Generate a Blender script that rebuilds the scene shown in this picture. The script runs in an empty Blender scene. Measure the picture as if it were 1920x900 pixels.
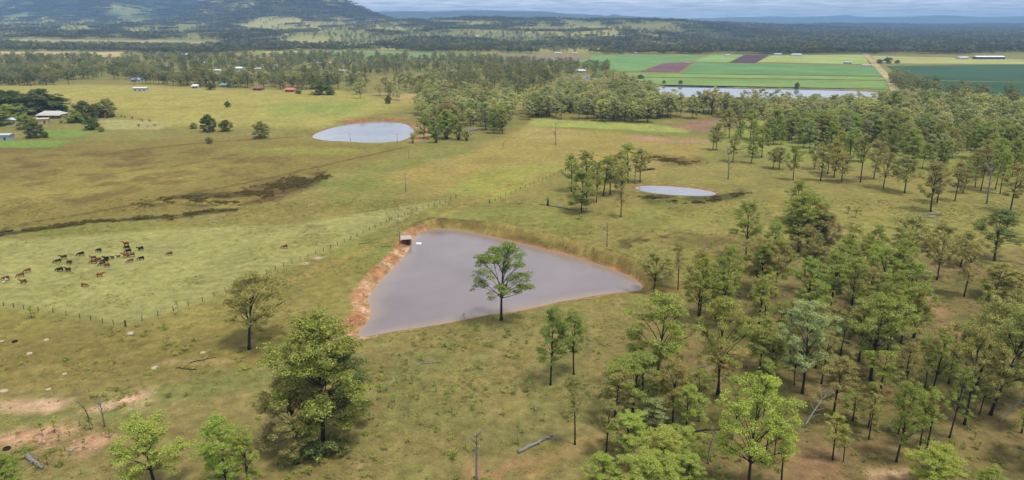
import bpy, math, random
import numpy as np
from mathutils import Vector

# ------------------------------------------------------------------ camera, sky, sun, exposure
scene = bpy.context.scene
COL = scene.collection
CAM_H, FPX, HOR = 75.0, 1300.0, 42.0
PITCH = math.atan((450 - HOR) / FPX)
cam_data = bpy.data.cameras.new('camera')
cam_data.sensor_width = 36.0
cam_data.lens = 36.0 * FPX / 1920.0
cam_data.clip_start = 1.0
cam_data.clip_end = 90000.0
cam = bpy.data.objects.new('camera', cam_data)
cam.location = (0, 0, CAM_H)
cam.rotation_euler = (math.pi / 2 - PITCH, 0, 0)
COL.objects.link(cam)
scene.camera = cam

SUN_EL, SUN_AZ = math.radians(70), math.radians(128)      # azimuth measured from +Y (view direction) towards +X
sun_dir = Vector((math.cos(SUN_EL) * math.sin(SUN_AZ), math.cos(SUN_EL) * math.cos(SUN_AZ), math.sin(SUN_EL)))
sd_ = bpy.data.lights.new('sun', 'SUN')
sd_.energy = 2.9
sd_.angle = math.radians(10)
sd_.color = (1.0, 0.96, 0.88)
sun = bpy.data.objects.new('sun', sd_)
sun.rotation_euler = sun_dir.to_track_quat('Z', 'Y').to_euler()
COL.objects.link(sun)

world = bpy.data.worlds.new('World')
scene.world = world
world.use_nodes = True
wt = world.node_tree
wt.nodes.clear()
def wn(t, **k):
    n = wt.nodes.new(t)
    for a, b in k.items():
        setattr(n, a, b)
    return n
sky = wn('ShaderNodeTexSky', sky_type='NISHITA', sun_disc=False, sun_elevation=SUN_EL, sun_rotation=SUN_AZ)
tc = wn('ShaderNodeTexCoord')
sep = wn('ShaderNodeSeparateXYZ')
wt.links.new(tc.outputs['Generated'], sep.inputs[0])
mz = wn('ShaderNodeMath', operation='MAXIMUM'); mz.inputs[1].default_value = 0.0
wt.links.new(sep.outputs['Z'], mz.inputs[0])
az = wn('ShaderNodeMath', operation='ADD'); az.inputs[1].default_value = 0.035
wt.links.new(mz.outputs[0], az.inputs[0])
dx = wn('ShaderNodeMath', operation='DIVIDE'); dy = wn('ShaderNodeMath', operation='DIVIDE')
wt.links.new(sep.outputs['X'], dx.inputs[0]); wt.links.new(az.outputs[0], dx.inputs[1])
wt.links.new(sep.outputs['Y'], dy.inputs[0]); wt.links.new(az.outputs[0], dy.inputs[1])
cmb = wn('ShaderNodeCombineXYZ')
wt.links.new(dx.outputs[0], cmb.inputs[0]); wt.links.new(dy.outputs[0], cmb.inputs[1])
n1 = wn('ShaderNodeTexNoise'); n1.inputs['Scale'].default_value = 0.55; n1.inputs['Detail'].default_value = 8; n1.inputs['Roughness'].default_value = 0.58
n2 = wn('ShaderNodeTexNoise'); n2.inputs['Scale'].default_value = 1.3; n2.inputs['Detail'].default_value = 7; n2.inputs['Roughness'].default_value = 0.6
wt.links.new(cmb.outputs[0], n1.inputs['Vector']); wt.links.new(cmb.outputs[0], n2.inputs['Vector'])
r1 = wn('ShaderNodeMapRange'); r1.inputs['From Min'].default_value = 0.27; r1.inputs['From Max'].default_value = 0.52
r1.inputs['To Min'].default_value = 0.55; r1.inputs['To Max'].default_value = 1.0
wt.links.new(n1.outputs[0], r1.inputs['Value'])
r2 = wn('ShaderNodeValToRGB')
r2.color_ramp.elements[0].position = 0.38; r2.color_ramp.elements[0].color = (6.2, 6.9, 8.0, 1)
r2.color_ramp.elements[1].position = 0.62; r2.color_ramp.elements[1].color = (12.0, 12.3, 12.8, 1)
wt.links.new(n2.outputs[0], r2.inputs[0])
mx = wn('ShaderNodeMix', data_type='RGBA')
wt.links.new(r1.outputs[0], mx.inputs[0]); wt.links.new(sky.outputs[0], mx.inputs[6]); wt.links.new(r2.outputs[0], mx.inputs[7])
bg = wn('ShaderNodeBackground'); bg.inputs[1].default_value = 0.09
wo = wn('ShaderNodeOutputWorld')
wt.links.new(mx.outputs[2], bg.inputs[0]); wt.links.new(bg.outputs[0], wo.inputs[0])

scene.view_settings.view_transform = 'Standard'
scene.view_settings.look = 'None'
scene.view_settings.exposure = 0.10
scene.view_settings.gamma = 1.0
scene.view_settings.use_curve_mapping = False
scene.render.engine = 'CYCLES'
scene.cycles.use_denoising = True
scene.cycles.max_bounces = 6
scene.cycles.transparent_max_bounces = 6
scene.cycles.volume_bounces = 0

# ------------------------------------------------------------------ maths helpers
rng = np.random.default_rng(7)
random.seed(7)
CP, SP = math.cos(PITCH), math.sin(PITCH)
def ray(px, py):
    a = (np.asarray(px, float) - 960) / FPX
    b = (450 - np.asarray(py, float)) / FPX
    return a, CP + b * SP, -SP + b * CP
def plane(px, py, z=0.0):
    x, y, w = ray(px, py)
    t = (z - CAM_H) / w
    return np.stack([x * t, y * t], -1)
def to_px(x, y, z):
    zc = y * CP - (z - CAM_H) * SP
    up = y * SP + (z - CAM_H) * CP
    return 960 + FPX * x / zc, 450 - FPX * up / zc
def z_for(y, py):
    """height that a point at depth y has when it shows at row py"""
    k = (450 - py) / FPX
    return CAM_H + y * (k * CP - SP) / (CP + k * SP)
def smooth(a, b, v):
    t = np.clip((v - a) / (b - a), 0, 1)
    return t * t * (3 - 2 * t)
def _hash(i, j, s):
    n = (i.astype(np.int64) * 374761393 + j.astype(np.int64) * 668265263 + s * 974634777) & 0xffffffff
    n = ((n ^ (n >> 13)) * 1274126177) & 0xffffffff
    return ((n ^ (n >> 16)) & 0xffff) / 65535.0
def vn(x, y, s=0):
    x = np.asarray(x, float); y = np.asarray(y, float)
    i = np.floor(x); j = np.floor(y)
    u = x - i; v = y - j
    u = u * u * (3 - 2 * u); v = v * v * (3 - 2 * v)
    return (_hash(i, j, s) * (1 - u) + _hash(i + 1, j, s) * u) * (1 - v) + (_hash(i, j + 1, s) * (1 - u) + _hash(i + 1, j + 1, s) * u) * v
def fbm(x, y, s=0, o=4):
    t = 0; a = 0.5; n = 0
    for k in range(o):
        t = t + a * vn(x * 2 ** k, y * 2 ** k, s + k * 17); n += a; a *= 0.55
    return t / n
def seg_dist(P, A, B):
    d = B - A
    t = np.clip(((P - A) @ d) / max(d @ d, 1e-9), 0, 1)
    return np.hypot(*(P - A - t[:, None] * d).T), t
def line_dist(P, L):
    best = np.full(len(P), 1e9)
    for a, b in zip(L[:-1], L[1:]):
        best = np.minimum(best, seg_dist(P, a, b)[0])
    return best
def inside(P, G):
    r = np.zeros(len(P), bool)
    x, y = P.T
    for a, b in zip(G, np.roll(G, -1, 0)):
        c = (a[1] > y) != (b[1] > y)
        r ^= c & (x < (b[0] - a[0]) * (y - a[1]) / (b[1] - a[1] + 1e-12) + a[0])
    return r
def sdist(P, G, pad):
    """signed distance to polygon G (negative inside), only near it"""
    out = np.full(len(P), 1e6)
    m = np.all((P > G.min(0) - pad) & (P < G.max(0) + pad), 1)
    if m.any():
        Q = P[m]
        d = line_dist(Q, np.vstack([G, G[:1]]))
        out[m] = np.where(inside(Q, G), -d, d)
    return out
def chaikin(G, n=2):
    G = np.asarray(G, float)
    for _ in range(n):
        N = np.roll(G, -1, 0)
        G = np.stack([G * .75 + N * .25, G * .25 + N * .75], 1).reshape(-1, 2)
    return G

# ------------------------------------------------------------------ terrain
def px_poly(L, z=0.0):
    L = np.array(L, float)
    return plane(L[:, 0], L[:, 1], z)
PONDS = []      # outline, water level, bank width
def pond(L, z, w, n=1):
    PONDS.append((chaikin(px_poly(L, z), n), z, w))
pond([(668,630),(680,612),(694,600),(697,580),(690,562),(700,545),(715,525),(740,500),(760,480),(768,466),(775,448),(790,434),(812,429),(850,430),(900,438),(950,449),(1000,462),(1050,475),(1100,488),(1150,505),(1185,520),(1205,535),(1200,545),(1160,548),(1120,553),(1080,560),(1040,567),(1000,577),(950,585),(900,592),(850,603),(800,612),(760,618),(720,624),(690,631)], -1.0, 5.5)
pond([(580,257),(605,245),(640,235),(670,230),(710,227),(750,229),(772,238),(777,250),(762,262),(730,267),(690,268),(650,265),(610,264)], -0.8, 7)
pond([(1188,352),(1205,348),(1250,349),(1300,353),(1344,361),(1338,367),(1290,367),(1240,364),(1205,359)], -0.6, 4)
pond([(1214,172),(1235,162),(1280,161),(1400,165),(1640,170),(1656,184),(1600,190),(1400,184),(1260,182)], -1.0, 8, 1)
pond([(1052,149),(1080,144),(1165,140),(1182,144),(1140,151),(1060,156)], -1.0, 8)
pond([(868,243),(880,240),(896,242),(892,246),(874,247)], -0.5, 3)
CREST = px_poly([(806,416),(850,417),(900,423),(960,432),(1020,445),(1080,461),(1140,479),(1190,497),(1222,512)], 1.5)
LEFTBANK = px_poly([(640,622),(668,612),(680,580),(678,555),(700,535),(725,510),(752,485),(768,462),(775,440),(790,428)], 0)

BUMPS = [(575,-14,5200,380,600),(500,-12,5600,380,600),(400,3,6200,480,650),(652,15,4900,200,420),(230,-8,6200,520,700),(120,2,6600,480,700),(20,8,6600,520,800),(-200,6,6600,900,800),
         (-500,10,6500,900,800),(760,41,4200,300,380),(900,38,4400,330,380),(1030,40,4200,330,350),(1150,42,4100,300,380),(1255,43,3900,280,350),(860,56,3300,240,260),
         (1050,60,3150,220,220),(700,47,3700,260,300),(100,47,3700,380,280),(300,46,3800,380,280),(520,38,4200,380,300),(1400,47,5200,480,450),(1330,46,4600,300,400),
         (960,48,3700,200,220),(1160,56,3300,200,220),(420,62,3000,260,200),(640,60,3100,260,200),(180,64,3000,280,200),(1600,46,7500,900,700),(1900,46,7800,900,700)]
def far_h(x, y):
    base = 34 * np.clip((y - 2000) / 7000, 0, 1.15)
    s = np.zeros_like(base)
    wob = 0.66 + 0.68 * fbm(x / 330, y / 330, 5)
    for px, py, Y, sx, sy in BUMPS:
        top = max(z_for(Y, py) - 34 * (Y - 2000) / 7000, 5)
        xc = (px - 960) / FPX * (Y * CP + 60 * SP)
        b = top * np.exp(-((x - xc) / sx) ** 2 * .5 - ((y - Y) / sy) ** 2 * .5)
        s = s + b ** 4
    s = s ** .25
    return (base + s * wob + 16 * (fbm(x / 240, y / 240, 9) - .4) * smooth(2200, 3000, y)) * smooth(1950, 2700, y)
def H(x, y):
    x = np.atleast_1d(np.asarray(x, float)); y = np.atleast_1d(np.asarray(y, float))
    P = np.stack([x, y], -1)
    near = 1 - smooth(700, 1000, y)
    z = (1.2 * (fbm(x / 55, y / 55, 1, 3) - .5) + .22 * (fbm(x / 6, y / 6, 2, 3) - .5)) * near
    for px, py, a, s in ((620, 188, 5, 90), (250, 182, 4, 100), (120, 175, 4, 90)):
        c = plane(px, py)
        z = z + a * np.exp(-((x - c[0]) ** 2 + (y - c[1]) ** 2) / (2 * s * s))
    # dam wall
    m = (y > 180) & (y < 330) & (np.abs(x) < 110)
    if m.any():
        d = line_dist(P[m], CREST)
        z[m] = z[m] * (1 - .8 * smooth(9, 4, d)) + 3.1 * smooth(7.5, 1.3, d)
    for k, (G, wl, w) in enumerate(PONDS):
        d = sdist(P, G, 40)
        n = d < 30
        if not n.any():
            continue
        dd = d[n]; zz = z[n]
        ww = w * (0.75 + .5 * vn(x[n] / 5, y[n] / 5, 3))
        t = np.clip(dd / ww, 0, 1)
        if k == 0:      # crumbling bank on one side: ledges
            lb = line_dist(P[n], LEFTBANK) < 11
            q = fbm(x[n] / 2.6, y[n] / 2.6, 12, 3)
            tl = np.clip(t + .55 * (q - .5) * (t > .02) * (t < .98), 0, 1)
            tl = np.floor(tl * 3.99) / 3 * .75 + tl * .25
            t = np.where(lb, tl, t * t * (3 - 2 * t))
            zz = np.where(lb & (dd > 0), np.maximum(zz, .45), zz)
        else:
            t = t * t * (3 - 2 * t)
        zz = np.where(dd <= 0, wl - np.minimum(1.2, -dd * .25) - .03, wl + (zz - wl) * t)
        z[n] = zz
    f = y > 1900
    if f.any():
        z[f] = z[f] + far_h(x[f], y[f])
    return z
def at_many(px, py):
    px = np.atleast_1d(np.asarray(px, float)); py = np.atleast_1d(np.asarray(py, float))
    dx, dy, dz = ray(px, py)
    dzn = np.minimum(dz, -1e-4)
    t = -CAM_H / dzn
    far = dy * t > 1850
    if (~far).any():
        n = ~far
        tn = t[n]
        for k in range(7):
            tn = tn * .35 + .65 * (H(dx[n] * tn, dy[n] * tn) - CAM_H) / dzn[n]
        t[n] = tn
    if far.any():
        fx, fy, fz = dx[far], dy[far], dz[far]
        T = 1850 * 1.013 ** np.arange(155)
        X = np.outer(T, fx / fy); Y = np.outer(T, fy / fy)
        below = CAM_H + np.outer(T, fz / fy) < H(X.ravel(), Y.ravel()).reshape(X.shape)
        k = np.where(below.any(0), below.argmax(0), len(T) - 1)
        lo = T[np.maximum(k - 1, 0)]; hi = T[k]
        for _ in range(10):
            mid = (lo + hi) / 2
            b = CAM_H + fz / fy * mid < H(fx / fy * mid, mid)
            hi = np.where(b, mid, hi); lo = np.where(b, lo, mid)
        t[far] = hi / fy
    x = dx * t; y = dy * t
    return np.stack([x, y, H(x, y)], -1)
def at(px, py):
    return at_many([px], [py])[0]
def gpoly(L):
    L = np.array(L, float)
    return at_many(L[:, 0], L[:, 1])[:, :2]

# ------------------------------------------------------------------ materials
K = 0.64          # photographed brightness -> surface reflectance
def lin(c):
    c = np.array(c, float) / 255
    return np.where(c <= .04045, c / 12.92, ((c + .055) / 1.055) ** 2.4)
def C(r, g, b, k=None):
    return tuple(lin((r, g, b)) * (K if k is None else k))
class NT:
    def __init__(s, name):
        s.m = bpy.data.materials.new(name); s.m.use_nodes = True
        s.t = s.m.node_tree; s.t.nodes.clear()
        s.out = s.t.nodes.new('ShaderNodeOutputMaterial')
    def n(s, ty, ins=None, **k):
        n = s.t.nodes.new('ShaderNode' + ty)
        for a, b in k.items():
            setattr(n, a, b)
        for a, b in (ins or {}).items():
            if isinstance(b, bpy.types.NodeSocket):
                s.t.links.new(b, n.inputs[a])
            else:
                n.inputs[a].default_value = b
        return n
    def noise(s, scale, detail=4, rough=.6, vec=None):
        i = {'Scale': scale, 'Detail': detail, 'Roughness': rough}
        if vec is not None:
            i['Vector'] = vec
        return s.n('TexNoise', i).outputs[0]
    def rng(s, v, a, b, c, d):
        return s.n('MapRange', {'Value': v, 'From Min': a, 'From Max': b, 'To Min': c, 'To Max': d}).outputs[0]
    def math(s, op, a, b):
        return s.n('Math', {0: a, 1: b}, operation=op).outputs[0]
    def mix(s, f, a, b, mode='MIX'):
        n = s.n('Mix', {0: f}, data_type='RGBA', blend_type=mode)
        for i, v in ((6, a), (7, b)):
            if isinstance(v, bpy.types.NodeSocket):
                s.t.links.new(v, n.inputs[i])
            else:
                n.inputs[i].default_value = tuple(v)[:3] + (1,)
        return n.outputs[2]
    def pos(s):
        return s.n('NewGeometry').outputs['Position']
    def end(s, sh):
        s.t.links.new(sh, s.out.inputs[0]); return s.m
    def bsdf(s, col, rough=.8, bump=None, spec=.3, metal=0):
        n = s.n('BsdfPrincipled', {'Roughness': rough, 'Specular IOR Level': spec, 'Metallic': metal})
        if isinstance(col, bpy.types.NodeSocket):
            s.t.links.new(col, n.inputs['Base Color'])
        else:
            n.inputs['Base Color'].default_value = tuple(col)[:3] + (1,)
        if bump is not None:
            s.t.links.new(s.n('Bump', {'Height': bump[0], 'Strength': bump[1], 'Distance': bump[2]}).outputs[0], n.inputs['Normal'])
        return s.end(n.outputs[0])
def grey(v):
    return (v, v, v)

def mat_ground():
    t = NT('ground_soil_and_grass')
    p = t.pos()
    col = t.n('Attribute', attribute_name='Col').outputs['Color']
    a = t.rng(t.noise(.35, 6, .65, p), .3, .7, .68, 1.32)
    b = t.rng(t.noise(2.2, 5, .7, p), .3, .7, .78, 1.22)
    c = t.rng(t.noise(.05, 5, .6, p), .3, .7, .84, 1.16)
    v = t.math('MULTIPLY', t.math('MULTIPLY', a, b), c)
    vv = t.n('CombineColor', {0: v, 1: v, 2: v}).outputs[0]
    col = t.mix(1.0, col, vv, 'MULTIPLY')
    # patchy hue: greener shoots and dead straw
    g = t.rng(t.noise(.16, 6, .7, p), .5, .72, 0, .5)
    col = t.mix(g, col, t.mix(1.0, col, (.72, 1.0, .66), 'MULTIPLY'))
    s = t.rng(t.noise(.9, 4, .7, p), .58, .78, 0, .5)
    col = t.mix(s, col, t.mix(1.0, col, (1.25, 1.12, 1.1), 'MULTIPLY'))
    d = t.rng(t.noise(1.5, 3, .6, t.n('VectorMath', {0: p, 1: (37.0, 11.0, 3.0)}, operation='ADD').outputs[0]), .63, .73, 0, .42)
    col = t.mix(d, col, t.mix(1.0, col, (.45, .5, .45), 'MULTIPLY'))
    return t.bsdf(col, .95, (t.noise(1.6, 5, .7, p), .6, .25), .1)
def mat_field(name, c, row=0.0, ang=0.0):
    t = NT(name)
    p = t.pos()
    v = t.math('MULTIPLY', t.rng(t.noise(.012, 5, .6, p), .3, .7, .82, 1.18), t.rng(t.noise(.12, 4, .7, p), .3, .7, .85, 1.15))
    st = t.n('TexNoise', {'Scale': 1.0, 'Detail': 2.0, 'Vector': t.n('Mapping', {'Vector': p, 'Scale': (.004, .09, .01), 'Rotation': (0, 0, ang)}).outputs[0]}).outputs[0]
    v = t.math('MULTIPLY', v, t.rng(st, .35, .65, .86, 1.14))
    return t.bsdf(t.mix(1.0, c, t.n('CombineColor', {0: v, 1: v, 2: v}).outputs[0], 'MULTIPLY'), .95, None, .1)
def mat_water(name, c, rough=.12, bump=.22):
    t = NT(name)
    p = t.pos()
    w = t.n('Mapping', {'Vector': p, 'Scale': (.7, 1.6, 1), 'Rotation': (0, 0, .35)}).outputs[0]
    h = t.math('ADD', t.noise(1.1, 4, .6, w), t.math('MULTIPLY', t.noise(.12, 2, .5, p), .6))
    col = t.mix(t.rng(t.noise(.045, 3, .5, p), .35, .65, 0, 1), c, tuple(np.array(c) * .82))
    col = t.mix(t.n('Attribute', attribute_name='shal').outputs['Fac'], col, C(186, 160, 132))
    return t.bsdf(col, rough, (h, bump, .12), .5)
def mat_leaf():
    t = NT('leaves')
    oi = t.n('ObjectInfo')
    lr = t.n('Attribute', attribute_name='lr').outputs['Fac']
    col = t.mix(t.rng(oi.outputs['Random'], 0, 1, 0, .35), oi.outputs['Color'], t.mix(1.0, oi.outputs['Color'], (1.15, .95, 1.0), 'MULTIPLY'))
    v = t.rng(lr, 0, 1, .55, 1.45)
    col = t.mix(1.0, col, t.n('CombineColor', {0: v, 1: v, 2: v}).outputs[0], 'MULTIPLY')
    col = t.mix(t.rng(lr, .75, 1, 0, .4), col, t.mix(1.0, col, (1.3, 1.15, .7), 'MULTIPLY'))
    d = t.n('BsdfDiffuse', {'Color': col}); tr = t.n('BsdfTranslucent', {'Color': col})
    gl = t.n('BsdfGlossy', {'Color': (.5, .5, .45, 1), 'Roughness': .55})
    m = t.n('MixShader', {0: .20, 1: d.outputs[0], 2: tr.outputs[0]})
    m2 = t.n('MixShader', {0: .03, 1: m.outputs[0], 2: gl.outputs[0]})
    return t.end(m2.outputs[0])
def mat_herb(name, c):
    t = NT(name)
    v = t.rng(t.n('ObjectInfo').outputs['Random'], 0, 1, .7, 1.3)
    col = t.mix(1.0, c, t.n('CombineColor', {0: v, 1: v, 2: v}).outputs[0], 'MULTIPLY')
    m = t.n('MixShader', {0: .25, 1: t.n('BsdfDiffuse', {'Color': col}).outputs[0], 2: t.n('BsdfTranslucent', {'Color': col}).outputs[0]})
    return t.end(m.outputs[0])
def mat_leaf_far(name='stand_leaves', k=1.0):
    """for scattered stands: hue varies from tree to tree"""
    t = NT(name)
    oi = t.n('ObjectInfo')
    lr = t.n('Attribute', attribute_name='lr').outputs['Fac']
    r = t.n('ValToRGB', {0: oi.outputs['Random']})
    e = r.color_ramp.elements
    e[0].position = 0; e[0].color = (.17, .19, .060, 1)
    e[1].position = 1; e[1].color = (.40, .39, .11, 1)
    for q, c in ((.3, (.24, .26, .08, 1)), (.55, (.33, .295, .12, 1)), (.8, (.28, .31, .12, 1))):
        q_ = e.new(q); q_.color = c
    v = t.rng(lr, 0, 1, .66 * k, 1.36 * k)
    col = t.mix(1.0, r.outputs[0], t.n('CombineColor', {0: v, 1: v, 2: v}).outputs[0], 'MULTIPLY')
    m = t.n('MixShader', {0: .2, 1: t.n('BsdfDiffuse', {'Color': col}).outputs[0], 2: t.n('BsdfTranslucent', {'Color': col}).outputs[0]})
    return t.end(m.outputs[0])
def mat_plain(name, c, var=.25, scale=3.0, rough=.85, spec=.25, bump=.3):
    t = NT(name)
    p = t.n('TexCoord').outputs['Object']
    n = t.noise(scale, 5, .65, p)
    v = t.rng(n, .3, .7, 1 - var, 1 + var)
    return t.bsdf(t.mix(1.0, c, t.n('CombineColor', {0: v, 1: v, 2: v}).outputs[0], 'MULTIPLY'), rough, (n, bump, .05), spec)
def mat_tint(name, var=.25, scale=3.0, rough=.85, spec=.25):
    """colour comes from the object's own colour"""
    t = NT(name)
    n = t.noise(scale, 5, .65, t.n('TexCoord').outputs['Object'])
    v = t.rng(n, .3, .7, 1 - var, 1 + var)
    return t.bsdf(t.mix(1.0, t.n('ObjectInfo').outputs['Color'], t.n('CombineColor', {0: v, 1: v, 2: v}).outputs[0], 'MULTIPLY'), rough, (n, .3, .05), spec)
M = {
    'ground': mat_ground(), 'leaf': mat_leaf(), 'stand': mat_leaf_far(k=1.4), 'town': mat_leaf_far('settlement_leaves', .95), 'farstand': mat_leaf_far('distant_bush_leaves', .36),
    'bark': mat_plain('dark_bark', (.030, .024, .020), .45, 4), 'greybark': mat_plain('weathered_grey_wood', (.20, .18, .17), .4, 4),
    'burnt': mat_plain('charred_wood', (.022, .019, .018), .4, 4), 'bonewood': mat_plain('bleached_wood', (.36, .33, .31), .3, 4),
    'water0': mat_water('muddy_water', (.200, .160, .158), .16), 'water1': mat_water('clear_dam_water', (.26, .27, .30), .06, .06),
    'post': mat_plain('fence_post_wood', (.07, .058, .05), .4, 6), 'wire': mat_plain('fence_wire', (.16, .15, .14), .1, 6, .5, .5),
    'hide': mat_tint('cattle_hide', .2, 2.0), 'wall': mat_tint('painted_wall', .08, .5), 'roof': mat_tint('sheet_roof', .12, .6, .45, .5),
    'window': mat_plain('dark_window_glass', (.03, .035, .045), .1, 1, .1, .5, 0), 'rock': mat_plain('pale_stone', C(205, 188, 165), .25, 2.0),
    'clod': mat_plain('orange_clay', C(206, 164, 124), .25, 1.2), 'rust': mat_plain('rusty_iron', C(120, 70, 45), .3, 2), 'white': mat_plain('white_plastic', (.75, .75, .74), .05, 2, .4),
    'black': mat_plain('black_rubber', (.012, .012, .013), .2, 2), 'feather': mat_plain('white_feather', (.8, .8, .78), .05, 2),
    'concrete': mat_plain('concrete', (.42, .40, .36), .15, 1.0),
}

# ------------------------------------------------------------------ mesh helpers
class MB:
    def __init__(s):
        s.v = []; s.f = []; s.n = 0
    def add(s, v, f):
        v = np.asarray(v, float)
        s.v.append(v); s.f += [tuple(i + s.n for i in q) for q in f]; s.n += len(v)
        return s
    def box(s, c, d, rz=0.0, taper=1.0):
        x, y, z = np.array(d) / 2
        P = np.array([(-x, -y, -z), (x, -y, -z), (x, y, -z), (-x, y, -z), (-x * taper, -y * taper, z), (x * taper, -y * taper, z), (x * taper, y * taper, z), (-x * taper, y * taper, z)])
        ca, sa = math.cos(rz), math.sin(rz)
        P[:, :2] = P[:, :2] @ np.array([[ca, sa], [-sa, ca]])
        return s.add(P + np.array(c), [(3, 2, 1, 0), (4, 5, 6, 7), (0, 1, 5, 4), (1, 2, 6, 5), (2, 3, 7, 6), (3, 0, 4, 7)])
    def tube(s, pts, rad, k=6):
        pts = np.asarray(pts, float); n = len(pts)
        rad = np.broadcast_to(rad, (n,))
        T = np.gradient(pts, axis=0); T /= np.linalg.norm(T, axis=1)[:, None] + 1e-9
        V = []
        for i in range(n):
            a = np.cross(T[i], (1, 0, 0) if abs(T[i][0]) < .8 else (0, 1, 0)); a /= np.linalg.norm(a); b = np.cross(T[i], a)
            for j in range(k):
                g = 2 * math.pi * j / k
                V.append(pts[i] + rad[i] * (math.cos(g) * a + math.sin(g) * b))
        F = [(i * k + j, i * k + (j + 1) % k, (i + 1) * k + (j + 1) % k, (i + 1) * k + j) for i in range(n - 1) for j in range(k)]
        F += [tuple(range(k))[::-1], tuple((n - 1) * k + j for j in range(k))]
        return s.add(V, F)
    def mesh(s, name, mat, smooth_=False, lr=None):
        me = bpy.data.meshes.new(name)
        V = np.concatenate(s.v) if s.v else np.zeros((0, 3))
        me.from_pydata(V.tolist(), [], s.f)
        if mat: me.materials.append(mat)
        if smooth_: me.polygons.foreach_set('use_smooth', [True] * len(me.polygons))
        if lr is not None:
            me.attributes.new('lr', 'FLOAT', 'POINT').data.foreach_set('value', lr)
        me.update()
        return me
def link(name, me, parent=None, loc=(0, 0, 0), rz=0.0, sc=None, color=None):
    o = bpy.data.objects.new(name, me)
    COL.objects.link(o)
    o.location = loc
    o.rotation_euler = (0, 0, rz)
    if sc is not None: o.scale = sc if hasattr(sc, '__len__') else (sc,) * 3
    if color is not None: o.color = tuple(color)[:3] + (1,)
    if parent is not None: o.parent = parent
    return o
def tag(o, label=None, cat=None, group=None, kind=None):
    for k, v in (('label', label), ('category', cat), ('group', group), ('kind', kind)):
        if v: o[k] = v
    return o
def big_mesh(name, V, F, mat, col=None, smooth_=True):
    me = bpy.data.meshes.new(name)
    me.vertices.add(len(V)); me.vertices.foreach_set('co', V.astype(np.float32).ravel())
    k = F.shape[1]
    me.loops.add(F.size); me.loops.foreach_set('vertex_index', F.astype(np.int32).ravel())
    me.polygons.add(len(F)); me.polygons.foreach_set('loop_start', np.arange(0, F.size, k, dtype=np.int32))
    me.update(calc_edges=True)
    if smooth_: me.polygons.foreach_set('use_smooth', np.ones(len(F), bool))
    me.materials.append(mat)
    if col is not None:
        a = me.color_attributes.new('Col', 'FLOAT_COLOR', 'POINT')
        a.data.foreach_set('color', np.hstack([col, np.ones((len(col), 1))]).astype(np.float32).ravel())
    return me
def grid(xs, ys):
    X, Y = np.meshgrid(xs, ys)
    nx, ny = len(xs), len(ys)
    i = np.arange(nx * ny).reshape(ny, nx)
    F = np.stack([i[:-1, :-1], i[:-1, 1:], i[1:, 1:], i[1:, :-1]], -1).reshape(-1, 4)
    return X.ravel(), Y.ravel(), F

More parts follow.
